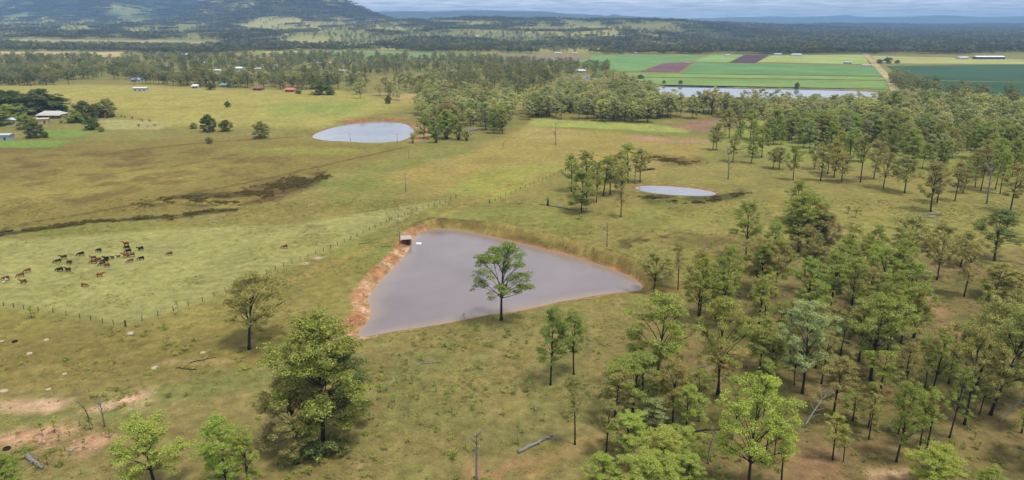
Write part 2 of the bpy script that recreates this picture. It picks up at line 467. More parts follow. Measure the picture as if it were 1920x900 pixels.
# ------------------------------------------------------------------ ground colours
CLEAR = [([(30,74),(395,78),(392,87),(30,82)], (190,172,118)), ([(545,75),(600,74),(620,84),(550,84)], (186,174,112)), ([(455,36),(560,34),(590,44),(470,48)], (190,182,122)), ([(180,20),(280,14),(330,30),(220,38)], (160,164,98)), ([(0,28),(60,26),(110,40),(0,44)], (170,176,100))]
def poly_w(P, G, soft):
    return smooth(soft, -soft, sdist(P, G, soft + 5))
def ground_colour(x, y, z):
    P = np.stack([x, y], -1)
    n1 = fbm(x / 38, y / 38, 21); n2 = fbm(x / 11, y / 11, 22); n3 = fbm(x / 4, y / 4, 23, 3)
    col = np.array(C(150, 142, 78))[None] * np.ones((len(x), 1))
    def mix(w, c):
        nonlocal col
        w = np.clip(w, 0, 1)[:, None]
        col = col * (1 - w) + np.array(c)[None] * w
    mix(smooth(.42, .62, n1) * .8, C(140, 146, 74))
    mix(smooth(.55, .75, n2) * .5, C(165, 150, 90))
    def patch(L, c, soft=6, amt=1.0, nz=None, thr=(.4, .6)):
        w = poly_w(P, gpoly(L), soft) * amt
        if nz is not None: w = w * smooth(thr[0], thr[1], nz)
        mix(w, c)
    def path(L, c, w, amt=1.0, nz=None, thr=(.3, .5)):
        G = gpoly(L)
        m = np.all((P > G.min(0) - 30) & (P < G.max(0) + 30), 1)
        q = np.zeros(len(P)); q[m] = smooth(w, w * .35, line_dist(P[m], G)) * amt
        if nz is not None: q = q * smooth(thr[0], thr[1], nz)
        mix(q, c)
    # paddocks beyond
    patch([(-300,150),(250,160),(640,170),(770,195),(600,240),(300,236),(210,205),(-300,190)], C(178,170,92), 18)
    patch([(520,192),(700,188),(650,216),(500,216)], C(150,166,82), 15, .8)
    patch([(700,175),(1000,178),(980,205),(800,205)], C(190,168,108), 10, .9)
    patch([(-400,262),(250,262),(580,262),(770,272),(700,300),(590,332),(480,385),(300,405),(-400,470)], C(146,134,70), 14)
    patch([(-300,280),(130,272),(310,288),(260,308),(100,325),(-300,330)], C(130,110,62), 14, .7, n2, (.42, .6))
    patch([(-300,330),(200,315),(480,300),(560,312),(300,350),(0,390),(-300,400)], C(165,152,80), 14, .8, n1)
    patch([(0,300),(300,280),(600,282),(560,330),(300,370),(0,400)], C(124,104,58), 10, .7, n2, (.52, .64))
    patch([(430,366),(540,330),(610,320),(598,345),(520,376),(440,388)], C(104,86,50), 5, 1, n2, (.36, .52))
    patch([(270,372),(420,358),(480,372),(420,392),(270,390)], C(100,86,48), 5, 1, n2, (.42, .55))
    patch([(360,255),(720,262),(770,275),(600,300),(480,285)], C(160,164,76), 12, .7, n1)
    patch([(-200,262),(128,264),(112,275),(-200,281)], C(132,160,74), 3)
    patch([(70,243),(185,245),(135,258),(78,257)], C(132,160,74), 3)
    patch([(180,222),(330,230),(300,243),(190,243)], C(186,180,120), 5, .8)
    # cattle paddock
    patch([(-300,470),(200,440),(330,428),(560,420),(850,372),(620,467),(500,515),(380,566),(235,612),(100,586),(-300,545)], C(168,166,102), 3.0)
    patch([(350,440),(700,410),(620,460),(420,540),(200,590),(100,570)], C(160,156,92), 12, .7, n1)
    patch([(540,425),(610,415),(620,425),(560,432)], C(120,104,66), 4, .7, n3)
    # field between the dams
    patch([(700,330),(870,290),(985,236),(1310,262),(1345,282),(1220,330),(1060,318),(960,345),(830,365)], C(170,154,86), 8)
    patch([(835,358),(900,318),(1045,303),(1062,318),(930,378)], C(164,164,82), 3, .9)
    patch([(985,236),(1100,246),(1100,262),(960,262)], C(182,164,100), 8, .8)
    patch([(1000,221),(1290,238),(1292,249),(985,236)], C(170,178,92), 3)
    patch([(1180,254),(1335,262),(1330,271),(1180,263)], C(188,150,124), 4, .9, n2, (.3, .5))
    patch([(1250,236),(1330,222),(1430,230),(1330,252)], C(158,126,106), 6, .9)
    patch([(1215,290),(1310,293),(1335,312),(1255,314)], C(108,84,50), 5, 1, n3, (.3, .52))
    patch([(1192,361),(1340,367),(1395,352),(1402,368),(1290,394),(1215,382)], C(94,98,48), 3, 1, n3, (.25, .45))
    patch([(1230,375),(1300,378),(1280,388),(1232,384)], C(110,138,60), 3, .8)
    patch([(1150,450),(1290,430),(1300,445),(1170,475)], C(96,84,48), 5, .9, n3, (.5, .6))
    patch([(1260,440),(1400,440),(1380,462),(1250,458)], C(118,104,64), 6, .8, n2)
    patch([(1060,300),(1920,310),(1920,480),(1400,480),(1230,420)], C(164,152,86), 25, .6, n1)
    patch([(1400,200),(1920,215),(1920,330),(1560,310),(1340,270)], C(158,168,84), 20, .7)
    # foreground slope
    patch([(-200,700),(480,685),(690,640),(940,600),(1180,562),(1320,560),(1250,1100),(-400,1100)], C(150,138,86), 12, .9)
    patch([(700,640),(1000,590),(1180,700),(1100,900),(700,900)], C(140,138,82), 12, .7, n2)
    patch([(-200,630),(480,610),(640,660),(480,690),(-200,760)], C(142,128,70), 10, .7)
    path([(-100,815),(120,792),(300,742),(480,706),(640,672)], C(134,142,78), 7, .7)
    path([(0,700),(160,685),(330,640),(420,610)], C(160,148,84), 3, .5)
    path([(300,676),(400,680),(520,686)], C(172,150,104), 1.2, .9)
    patch([(-80,762),(150,745),(275,734),(275,762),(170,774),(60,772)], C(226,190,158), 2, 1, n3, (.42, .50))
    patch([(-100,830),(100,795),(235,800),(250,822),(160,852),(60,836)], C(216,172,138), 2, 1, n3, (.43, .52))
    patch([(640,850),(700,845),(720,870),(660,872)], C(196,160,126), 2, 1, n3, (.45, .58))
    patch([(880,870),(1000,860),(1010,910),(870,910)], C(186,146,104), 3, .9, n3, (.42, .55))
    path([(1000,885),(1060,850),(1150,800)], C(176,150,96), 2, .7, n2)
    # woodland floor
    patch([(1290,580),(1500,500),(1920,470),(2300,480),(2500,1100),(1080,1100),(1150,800)], C(142,126,82), 14, .95)
    patch([(1290,580),(1920,500),(2400,1100),(1080,1100)], C(116,116,62), 10, .75, n2, (.46, .6))
    patch([(1280,860),(1480,835),(1640,840),(1730,910),(1280,930)], C(164,130,98), 5, .75, n3, (.35, .6))
    path([(1720,545),(1785,610),(1805,665)], C(188,148,112), 3.5, .9, n3, (.3, .5))
    path([(1560,500),(1720,498),(1830,505)], C(176,150,104), 4, .7, n2)
    path([(1230,545),(1330,535),(1400,520)], C(160,118,74), 1.6, .9)
    path([(1640,885),(1700,888)], C(214,180,140), 1.6, 1)
    path([(1360,668),(1400,660)], C(204,160,118), 1.6, 1)
    # tracks, drains
    path([(-60,446),(0,432),(80,413),(300,375),(500,335),(600,312),(760,276)], C(96,84,46), 1.6, .8)
    path([(-60,450),(0,440),(60,432),(180,415),(340,405),(430,395)], C(74,66,40), 4, .9, n3, (.2, .45))
    path([(240,282),(400,266),(560,256)], C(96,86,48), 2.5, .8)
    path([(210,205),(300,205),(420,197),(600,200)], C(150,140,74), 3, .6)
    path([(500,545),(640,487),(760,437),(850,395),(960,345),(1060,318)], C(172,150,88), 2.4, .75)
    path([(560,500),(600,482)], C(206,190,160), .8, .9)
    path([(770,236),(800,240),(806,252),(780,262)], C(206,164,120), 7, .9)
    path([(640,228),(700,222),(770,225)], C(166,120,80), 4, .8)
    # margins of the ponds
    for k, (G, wl, w) in enumerate(PONDS):
        d = sdist(P, G, 20)
        if k == 0:
            lb = line_dist(P, LEFTBANK)
            wb = smooth(5.5, 4.0, d + 2.2 * (n3 - .5)) * (d > -3) * smooth(9, 6, lb)
            mix(wb, C(200, 152, 110))
            mix(wb * smooth(.45, .6, n3), C(224, 190, 156))
            mix(wb * smooth(.52, .44, fbm(x / 1.7, y / 1.7, 31, 2)) * .6, C(164, 116, 78))
            mix(smooth(1.9, .8, d + .9 * (n3 - .5)) * (d > -3) * (1 - smooth(9, 6, lb)), C(184, 136, 92))
            near = (np.abs(x) < 120) & (y > 150) & (y < 350)
            cd = np.full(len(x), 99.0); cd[near] = line_dist(P[near], CREST)
            mix(smooth(8.5, 5.5, cd) * (d > 1) * (.55 + .4 * smooth(.35, .6, n2)), C(112, 104, 58))
            mix(smooth(2.6, 1.2, cd) * .85, C(170, 154, 88))
            mix(smooth(4.2, 2.2, d) * smooth(9, 7, cd) * (d > -3) * smooth(.45, .6, n3) * .7, C(140, 112, 70))
        elif k in (1, 2):
            mix(smooth(3.5, .8, d) * (d > -3) * smooth(.3, .5, n2), C(168, 116, 78))
        else:
            mix(smooth(5, 1, d) * (d > -3) * .7, C(170, 150, 110))
    # far country
    f = smooth(1500, 2300, y)
    g = fbm(x / 330, y / 330, 41, 5)
    farc = np.array(C(148, 150, 88))[None] * (1 - smooth(.4, .62, g))[:, None] + np.array(C(182, 178, 100))[None] * smooth(.4, .62, g)[:, None]
    col = col * (1 - f[:, None]) + farc * f[:, None]
    px, py = to_px(x, y, z)
    col = col * np.array([1.0, .945, .90])[None]
    dark = f * np.maximum(smooth(1230, 1380, px), smooth(70, 120, z) * smooth(.72, .6, g))
    mix(dark * .95, C(68, 80, 48))
    for i, (L, c) in enumerate(CLEAR):
        mix(poly_w(P, gpoly(L), 25 if i < 2 else 70) * (1 if i < 2 else .8 * smooth(.3, .6, g)), C(*c))
    return col

def spaced(a, b, s0, grow, cap):
    out = [a]; s = s0
    while out[-1] < b:
        out.append(out[-1] + s); s = min(s * grow, cap)
    return out
def axis(f0, f1, fine, m0, m1, mid, e0, e1, cap):
    """fine between f0..f1, medium out to m0..m1, growing beyond"""
    c = list(np.arange(f0, f1, fine))
    r = list(np.arange(f1, m1, mid)); l = list(np.arange(f0 - mid, m0, -mid))[::-1]
    R = spaced(m1, e1, mid * 1.3, 1.06, cap); L = [-v for v in spaced(-m0, -e0, mid * 1.3, 1.06, cap)][::-1]
    return np.array(L + l + c + r + R)
xs = axis(-62, 58, .8, -420, 450, 2.6, -2700, 2700, 30)
ys = axis(168, 318, .8, 70, 720, 2.6, -250, 2330, 22)
gx, gy, gf = grid(xs, ys)
gz = H(gx, gy)
tag(link('ground', big_mesh('ground', np.stack([gx, gy, gz], -1), gf, M['ground'], ground_colour(gx, gy, gz))), kind='structure')
hx, hy, hf = grid(np.arange(-7800, 7801, 42), np.arange(2300, 9100, 42))
hz = H(hx, hy) - .4
tag(link('hills', big_mesh('hills', np.stack([hx, hy, hz], -1), hf, M['ground'], ground_colour(hx, hy, hz))), kind='structure')
px_, py_, pf = grid(np.linspace(-22500, 22500, 80), np.linspace(8950, 18200, 40))
tag(link('far_plain', big_mesh('far_plain', np.stack([px_, py_, np.full_like(px_, 30.0)], -1), pf, M['ground'], np.tile(np.array(C(84, 92, 56)), (len(px_), 1)))), kind='structure')
def ridge(name, prof, Y, depth, seed, c):
    prof = np.array(prof, float)
    u = np.arange(prof[0, 0], prof[-1, 0], 3.0)
    top = np.interp(u, prof[:, 0], prof[:, 1])
    v = np.linspace(-1, 1, 41)
    U, V = np.meshgrid(u, v)
    X = (U - 960) / FPX * Y * 1.045
    Yw = Y + V * depth
    Z = np.interp(U.ravel(), u, [z_for(Y, t) for t in top]).reshape(U.shape)
    sp = fbm(X / 900, Yw / 1400, seed, 5)
    prof_v = np.clip(1 - np.abs(V) ** 1.3, 0, 1)
    Zt = 25 + (Z - 25) * np.clip(prof_v * (1 + .5 * (sp - .5) * (1 - prof_v) * 3), 0, 1) + 12 * (fbm(X / 200, Yw / 200, seed + 3) - .5) * (prof_v > .05)
    i = np.arange(U.size).reshape(U.shape)
    F = np.stack([i[:-1, :-1], i[:-1, 1:], i[1:, 1:], i[1:, :-1]], -1).reshape(-1, 4)
    col = np.tile(np.array(c), (U.size, 1)) * (0.75 + .6 * fbm(X.ravel() / 350, Yw.ravel() / 350, seed + 7))[:, None]
    tag(link(name, big_mesh(name, np.stack([X.ravel(), Yw.ravel(), Zt.ravel()], -1), F, M['ground'], col)), kind='structure')
ridge('mountain_range', [(560,36),(640,28),(690,23),(740,21.5),(800,20.5),(830,22),(870,19.5),(910,19.5),(960,20.5),(1010,21),(1050,26),(1100,28),(1122,30),(1134,26.5),(1146,29),(1170,31),(1220,36),(1300,42)], 11000, 1500, 60, C(70, 88, 52))
ridge('mountain_range', [(-700,30),(600,31),(1000,31),(1180,33),(1260,34.5),(1300,34),(1340,32),(1400,31),(1450,31.5),(1500,30),(1528,28.5),(1545,31),(1600,32),(1640,31),(1690,28.5),(1720,30),(1760,32),(1830,30.5),(1900,31),(2100,29),(2600,31)], 15500, 2000, 80, C(70, 88, 52))

# water, fields, road
for k, (G, wl, w) in enumerate(PONDS):
    n = len(G)
    me = bpy.data.meshes.new('pond_water')
    cen = G.mean(0); dirn = (G - cen) / np.linalg.norm(G - cen, axis=1)[:, None]
    rings = [G + dirn * .25, G - dirn * 1.2, G - dirn * (5.0 + 3 * vn(G[:, 0] / 4, G[:, 1] / 4, 8))[:, None]] if k == 0 else [G + dirn * .25]
    m_ = len(rings)
    me.from_pydata([(p[0], p[1], wl) for q in rings for p in q], [], [(r0 * n + i, r0 * n + (i + 1) % n, (r0 + 1) * n + (i + 1) % n, (r0 + 1) * n + i) for r0 in range(m_ - 1) for i in range(n)] + [tuple((m_ - 1) * n + i for i in range(n))])
    me.attributes.new('shal', 'FLOAT', 'POINT').data.foreach_set('value', np.repeat([.75, .45, 0][:m_] if m_ > 1 else [.0], n))
    me.update()
    if me.polygons[len(me.polygons) - 1].normal.z < 0: me.flip_normals()
    me.materials.append(M['water0'] if k == 0 else M['water1'])
    tag(link('pond_water', me), kind='structure')
def sheet(name, L, z, mat):
    G = px_poly(L)
    me = bpy.data.meshes.new(name)
    me.from_pydata([(p[0], p[1], z) for p in G], [], [tuple(range(len(G)))])
    me.materials.append(mat); me.update()
    if me.polygons[0].normal.z < 0: me.flip_normals()
    return tag(link(name, me), kind='structure')
FIELDS = [
    ([(560,97.5),(900,101),(1060,105),(1150,110),(1150,120),(1000,114),(780,111),(600,107)], (126,160,92)),
    ([(560,96),(640,95.5),(1060,104),(900,100.5)], (178,184,98)),
    ([(840,101.5),(1060,105),(1130,110),(1080,111.5),(960,107.5)], (160,128,112)),
    ([(1092,121),(1112,104),(1290,103.5),(1330,108),(1200,133),(1120,133)], (124,162,92)),
    ([(1200,134),(1245,118.5),(1300,116.5),(1272,135.5)], (136,100,104)),
    ([(1300,116),(1330,104),(1394,103),(1366,117.5)], (150,180,100)),
    ([(1368,117.5),(1397,103),(1442,103),(1416,118.5)], (100,76,82)),
    ([(1278,138.5),(1304,118),(1366,119),(1418,120),(1636,124),(1660,143)], (116,156,90)),
    ([(1420,117),(1446,104.5),(1620,103),(1630,121)], (176,188,104)),
    ([(1140,137),(1660,145.5),(1664,151),(1150,144)], (140,168,88)),
    ([(1180,146),(1664,152.5),(1674,168),(1210,159)], (136,164,90)),
    ([(1634,105),(1920,112),(2200,118),(2200,128),(1920,121),(1644,119.5)], (184,182,106)),
    ([(1662,124),(1920,121.5),(2200,128),(2200,160),(1920,153.5),(1702,149)], (70,104,72)),
    ([(1700,151),(1920,155.5),(2200,162),(2200,230),(1920,200),(1850,192),(1740,170)], (64,98,64)),
    ([(-200,97),(230,97.5),(250,107),(100,107.5),(-200,106)], (206,186,128)),
    ([(490,97),(560,96),(556,101),(500,101)], (200,186,110)),
]
for i, (L, c) in enumerate(FIELDS):
    sheet('crop_field', L, .25 + .02 * i, mat_field('crop_%d' % i, C(*c), ang=.3 * (i % 3)))
sheet('dirt_road', [(1617,102),(1628,102),(1676,150),(1690,176),(1672,176),(1660,150)], .75, mat_field('road_dirt', C(196, 176, 128)))

# ------------------------------------------------------------------ tree kinds
def leaf_quads(pos, nrm, L, W, r):
    """diamond leaves: pos (n,3), normals (n,3)"""
    n = len(pos)
    a = np.cross(nrm, r.normal(size=(n, 3))); a /= np.linalg.norm(a, axis=1)[:, None] + 1e-9
    b = np.cross(nrm, a)
    L = L * r.uniform(.6, 1.3, n)[:, None]; W = W * r.uniform(.6, 1.3, n)[:, None]
    V = np.stack([pos - a * L, pos - b * W + a * L * .1, pos + a * L, pos + b * W + a * L * .1], 1).reshape(-1, 3)
    F = np.arange(n * 4).reshape(n, 4)
    return V, F, np.repeat(r.random(n), 4)
def crown_mesh(name, clumps, per, leaf, r, mat, flat=.68):
    Ps, Ns, rr = [], [], []
    for c, rad in clumps:
        n = max(6, int(per * (rad / 1.5) ** 2))
        d = r.normal(size=(n, 3)); d /= np.linalg.norm(d, axis=1)[:, None]
        d[:, 2] = np.where(d[:, 2] < -.25, -d[:, 2] * r.uniform(0, 1, n), d[:, 2])
        q = r.uniform(.25, 1.08, n) ** .6
        Ps.append(np.array(c) + d * q[:, None] * np.array([rad, rad, rad * flat]))
        nn = d * .7 + np.array([0, 0, .55]) + r.normal(size=(n, 3)) * .45
        Ns.append(nn / np.linalg.norm(nn, axis=1)[:, None])
    V, F, lr = leaf_quads(np.concatenate(Ps), np.concatenate(Ns), leaf, leaf * .42, r)
    me = big_mesh(name, V, F, mat, smooth_=False)
    me.attributes.new('lr', 'FLOAT', 'POINT').data.foreach_set('value', lr)
    return me
def bez(a, b, c, n):
    t = np.linspace(0, 1, n)[:, None]
    return (1 - t) ** 2 * a + 2 * t * (1 - t) * b + t * t * c
def gum(seed, h=20.0, fork=.42, rx=.27, nb=14, per=270, leaf=.175, lo=.40, lean=.025, rad=1.5, mat=None, sides=7, m=6):
    """tapered trunk with limbs, each limb carrying a separate bough of leaf clumps; returns (trunk, crown) meshes, width, height"""
    r = np.random.default_rng(seed)
    tb = MB()
    ln = r.normal(size=2) * lean * h
    R0 = h * .0145
    k1 = r.normal(size=2) * .018 * h
    lead = bez(np.array([0, 0, -.3]), np.array([ln[0] * .3 + k1[0], ln[1] * .3 + k1[1], h * .45]), np.array([ln[0], ln[1], h * .84]), 12)
    rl = np.interp(lead[:, 2] / h, [0, .04, fork, .84], [R0 * 1.5, R0 * 1.05, R0 * .7, R0 * .14])
    tb.tube(lead, rl, sides)
    boughs = []
    tries = 0; ga = r.uniform(0, 6.28)
    while len(boughs) < nb and tries < 600:
        tries += 1
        s_ = (len(boughs) + r.uniform(0, 1)) / nb
        s_ = s_ ** .8
        t = lo + (1 - lo) * s_
        prof = rx * h * math.sin(math.pi * (.20 + .64 * s_)) ** .7
        ga += 2.4 + r.normal() * .5
        q = prof * (r.uniform(.35, 1.12) if s_ < .85 else r.uniform(0, .5))
        c = np.array([np.interp(t * h, lead[:, 2], lead[:, 0]) + math.cos(ga) * q, np.interp(t * h, lead[:, 2], lead[:, 1]) + math.sin(ga) * q, t * h - rad * .5])
        br = rad * r.uniform(.95, 1.7)
        if any(np.linalg.norm((c - o) * np.array([1, 1, 1.25])) < .62 * (br + p) for o, p in boughs) and tries < 450: continue
        boughs.append((c, br))
    clumps = []
    for c, br in boughs:
        q = math.hypot(c[0] - ln[0] * .5, c[1] - ln[1] * .5)
        z0 = max(fork * h * r.uniform(.75, 1.0), c[2] - q * r.uniform(.8, 1.3) - .08 * h)
        z0 = min(z0, h * .8)
        s0 = np.array([np.interp(z0, lead[:, 2], lead[:, 0]), np.interp(z0, lead[:, 2], lead[:, 1]), z0])
        e = c - np.array([0, 0, br * .25])
        L = bez(s0, s0 + (e - s0) * np.array([.35, .35, .6]) + r.normal(size=3) * .25, e, 6)
        w0 = min(R0 * .36, np.interp(z0 / h, [0, fork, .84], [R0, R0 * .6, R0 * .14]) * .85)
        tb.tube(L, np.linspace(w0, R0 * .12, 6), 5)
        for k in range(max(3, int(m * r.uniform(.7, 1.3)))):
            d = r.normal(size=3); d /= np.linalg.norm(d)
            p = c + d * br * r.uniform(.35, 1.0) * np.array([1, 1, .85])
            rr = rad * r.uniform(.46, .82)
            clumps.append((p, rr))
            tb.tube([L[4], (L[4] + p) / 2 + [0, 0, -.1], p], [R0 * .12, R0 * .08, R0 * .04], 3)
    w = 2 * np.percentile([math.hypot(c[0] - ln[0], c[1] - ln[1]) + rr for c, rr in clumps], 90)
    top = max(c[2] + rr * .56 for c, rr in clumps)
    return tb.mesh('trunk', M['bark'], True), crown_mesh('crown', clumps, per, leaf, r, mat or M['leaf']), w, top
def build_kinds(seeds, **k):
    return [gum(s, **k) for s in seeds]
KIND = {
    'tall': build_kinds((1, 2, 3, 4, 5, 6), fork=.44, lo=.34, rx=.235, nb=20, m=7),
    'spread': build_kinds((11, 12, 13, 14, 15), fork=.34, lo=.36, rx=.29, nb=26, m=7, lean=.04),
    'full': build_kinds((21, 22, 23, 24), fork=.28, lo=.18, rx=.27, nb=34, m=8),
    'thin': build_kinds((31, 32, 33, 34, 35), fork=.46, lo=.42, rx=.19, nb=12, m=6, rad=1.4, lean=.04),
    'dense': build_kinds((41, 42, 43), fork=.16, lo=.10, rx=.46, nb=40, m=10, rad=2.1, h=18, leaf=.32, per=130),
}
SAP = build_kinds((51, 52, 53), h=4.0, fork=.4, lo=.35, rx=.22, nb=6, m=4, per=1100, leaf=.10, rad=.5, sides=5)
def shrub(seed, h=2.0):
    r = np.random.default_rng(seed)
    cl = []; tb = MB()
    for i in range(16):
        a = r.uniform(0, 6.28); q = r.uniform(0, .9) * h * .55
        c = np.array([math.cos(a) * q, math.sin(a) * q, h * r.uniform(.3, .85)]); cl.append((c, h * .2 * r.uniform(.7, 1.2)))
        tb.tube([(0, 0, -.1), c * .5, c], [.05, .03, .01], 4)
    return tb.mesh('stem', M['bark']), crown_mesh('foliage', cl, 520, .15, r, M['leaf'], .8), h * 1.4, h
SHRUB = [shrub(s) for s in (61, 62, 63)]

LIME, GREEN, OLIVE, PALE, DARK, BROWN = (.315, .375, .066), (.265, .320, .058), (.300, .285, .080), (.30, .36, .13), (.135, .180, .044), (.30, .25, .09)
TINT = {'m': (.185, .235, .048), 'l': LIME, 'g': GREEN, 'o': OLIVE, 'p': PALE, 'd': DARK, 'b': BROWN}
n_tree = 0
TINTW = {'m': 'deep green', 'l': 'lime', 'g': 'green', 'o': 'olive', 'p': 'pale green', 'd': 'dark green', 'b': 'brownish'}
KINDW = {'tall': 'straight', 'spread': 'spreading', 'full': 'bushy', 'thin': 'slender', 'dense': 'dense'}
LANDMARKS = []; PLANTED = []
def worded(label, h, kind, tint, noun='gum'):
    """size, build and colour in front of the shared wording"""
    size = 'small' if h < 9 else 'tall' if h > 17.5 else 'mid-sized'
    k = KINDW.get(kind if isinstance(kind, str) else '', '')
    tw = TINTW[next(q for q, v in TINT.items() if v is tint)]
    return ' '.join(label.replace(noun, ' '.join(w for w in (size, k, tw, noun) if w), 1).split()).replace('gum tree', 'gum')
def plant(kind, pos, h, w, tint, label, group=None, name='gum_tree', cat='tree', parts=('trunk', 'crown')):
    global n_tree
    n_tree += 1
    if group and name == 'gum_tree': label = worded(label, h, kind, tint)
    if name == 'sapling': label = label.replace('gum sapling', '%s gum sapling' % TINTW[next(q for q, v in TINT.items() if v is tint)])
    if name == 'garden_tree' or name == 'round_tree' or name == 'bush': label = ('large ' if h > 12 else 'low ' if h < 5 else 'medium ') + label
    V = KIND[kind] if isinstance(kind, str) else kind
    tm, cm, pw, ph = V[n_tree * 7 % len(V)]
    sz = h / ph
    sxy = np.clip(w / pw * 1.06, sz * .75, sz * 1.7)
    o = link(name, None, None, pos, random.uniform(0, 6.28), (sxy, sxy, sz))
    o.empty_display_size = .5
    j = np.array(tint) * np.random.default_rng(n_tree).uniform(.86, 1.16) * np.random.default_rng(n_tree + 999).uniform(.93, 1.07, 3)
    link(parts[0], tm, o)
    link(parts[1], cm, o, color=j)
    PLANTED.append((o, name, Vector(pos), TINTW[next(q for q, v in TINT.items() if v is tint)], group))
    return tag(o, label, cat, group)
def tree_px(fx, fy, ty, wpx, kind, tint, label, group=None, **k):
    p = at(fx, fy)
    h = max(z_for(p[1], ty) - p[2], 1.0)
    w = wpx / FPX * (p[1] * CP + (CAM_H - p[2]) * SP)
    return plant(kind, p - np.array([0, 0, .1]), h, w, TINT[tint], label, group, **k)

# single trees that can be told apart
for a in [
    (467,655,515,125,'spread','o','lone olive gum with dark trunk on the slope below the cattle fence'),
    (606,835,583,180,'full','g','biggest deep green gum towering over the clump beside the orange bank'),
    (552,850,705,128,'full','o','olive gum with forked dark trunks leaning against the biggest gum'),
    (650,800,650,110,'full','d','dark green gum tucked behind the biggest gum of the clump'),
    (292,915,780,125,'spread','l','rounded bright lime gum with several bare stems above eroded soil'),
    (425,925,775,80,'full','l','bright lime gum with a pale leaning stem beside a thinner gum'),
    (468,925,802,72,'tall','g','thin green gum touching the bright lime gum with pale stem'),
    (14,945,845,75,'full','g','bushy green gum beside a grey fallen stump and black tyre'),
    (940,600,448,112,'spread','m','lone tall gum standing at the water edge in front of the dam'),
    (1032,722,572,72,'tall','m','taller gum of the pair on the open slope beneath the dam'),
    (1076,702,582,68,'tall','g','rounder gum of the pair on the open slope beneath the dam'),
    (1078,834,700,54,'thin','o','slim olive gum at the edge of the lime thicket by fallen log'),
    (1402,925,692,140,'spread','l','huge domed bright green gum with black forked trunk on reddish soil'),
    (1348,740,548,98,'spread','g','green gum with black wishbone fork beside a bare soil patch'),
    (1504,738,566,95,'spread','p','pale bluish green gum with twin crooked black stems'),
    (1230,738,542,130,'tall','g','tallest airy green gum at the corner of the dam thicket'),
    (1864,489,393,88,'spread','d','dark broad gum standing apart on pale grass by the bare gully'),
    (1756,525,414,72,'spread','o','forked olive gum with a leafy skirt round its trunk'),
    (1745,397,300,56,'tall','o','gum growing out of a heap of grey logs'),
    (1398,485,375,64,'tall','g','green gum alone on the pasture past the dam corner'),
    (1413,547,440,85,'spread','b','sparse brownish gum in front of a greener one on pasture'),
    (1271,543,453,36,'thin','o','slim gum at the end of the dam wall'),
    (1225,548,471,66,'spread','o','bushy olive gum at the end of the dam wall'),
]:
    tree_px(*a)
g = 'gums in the clump beside the small pond'
for a in [(1071,359,287,38,'tall','g'),(1090,399,317,54,'full','g'),(1131,367,290,52,'tall','g'),(1144,365,288,46,'tall','o'),(1177,344,267,52,'tall','g'),(1100,371,280,46,'tall','g'),(1200,342,277,36,'tall','o'),(1165,362,302,30,'full','l'),(1118,380,300,36,'tall','g')]:
    tree_px(*a, 'gum tree in the tight clump beside the small pond', g)
tree_px(1164,407,345,30,'thin','b','half dead brownish gum in front of the small pond')
g = 'gums of the near thicket'
for a in [(1184,780,656,125,'spread','g'),(1262,800,672,82,'tall','o'),(1136,856,752,56,'thin','o'),(1178,856,780,118,'spread','l'),(1274,872,796,92,'spread','l'),(1195,950,845,180,'full','l'),(1224,802,740,74,'spread','p'),
          (1284,814,716,72,'tall','g'),(1240,905,800,90,'full','l'),(1150,800,690,70,'thin','o'),(1310,790,690,60,'thin','g'),(1130,930,850,70,'full','l'),(1205,742,640,70,'thin','g'),(1285,930,852,70,'full','l')]:
    tree_px(*a, 'gum in the crowded lime green thicket beside the fallen log', g)
g = 'gums over the reddish woodland floor'
for a in [(1424,692,592,74,'tall','g'),(1448,702,624,72,'tall','g'),(1480,670,560,64,'tall','o'),(1529,690,566,60,'tall','o'),(1464,915,796,64,'thin','l'),(1451,868,760,46,'thin','g'),(1562,784,664,82,'tall','o'),(1598,790,732,52,'thin','g'),
          (1561,862,776,50,'thin','l'),(1581,866,800,36,'thin','g'),(1610,678,560,74,'tall','o'),(1576,666,592,56,'tall','p'),(1632,714,548,112,'tall','g'),(1664,658,540,64,'tall','g'),(1688,650,535,70,'tall','g'),(1748,734,612,74,'spread','g'),
          (1734,732,650,34,'thin','o'),(1680,866,712,62,'tall','g'),(1724,842,736,48,'thin','g'),(1737,842,730,54,'thin','g'),(1750,930,836,92,'full','l'),(1852,935,872,56,'full','g'),(1808,796,608,62,'tall','o'),(1856,778,572,122,'spread','o'),
          (1866,738,564,100,'tall','o'),(1836,778,690,34,'thin','o'),(1830,726,548,92,'tall','o'),(1628,802,716,48,'thin','g'),(1650,738,660,62,'thin','l'),(1915,812,690,46,'thin','o'),(1905,700,560,80,'tall','g'),(1940,760,600,100,'spread','o'),
          (1700,700,610,50,'thin','o'),(1540,720,620,50,'thin','o'),(1380,800,700,44,'thin','g'),(1960,880,720,110,'spread','g')]:
    tree_px(*a, 'gum standing over the reddish brown woodland floor', g)
g = 'gums spread over the pale pasture'
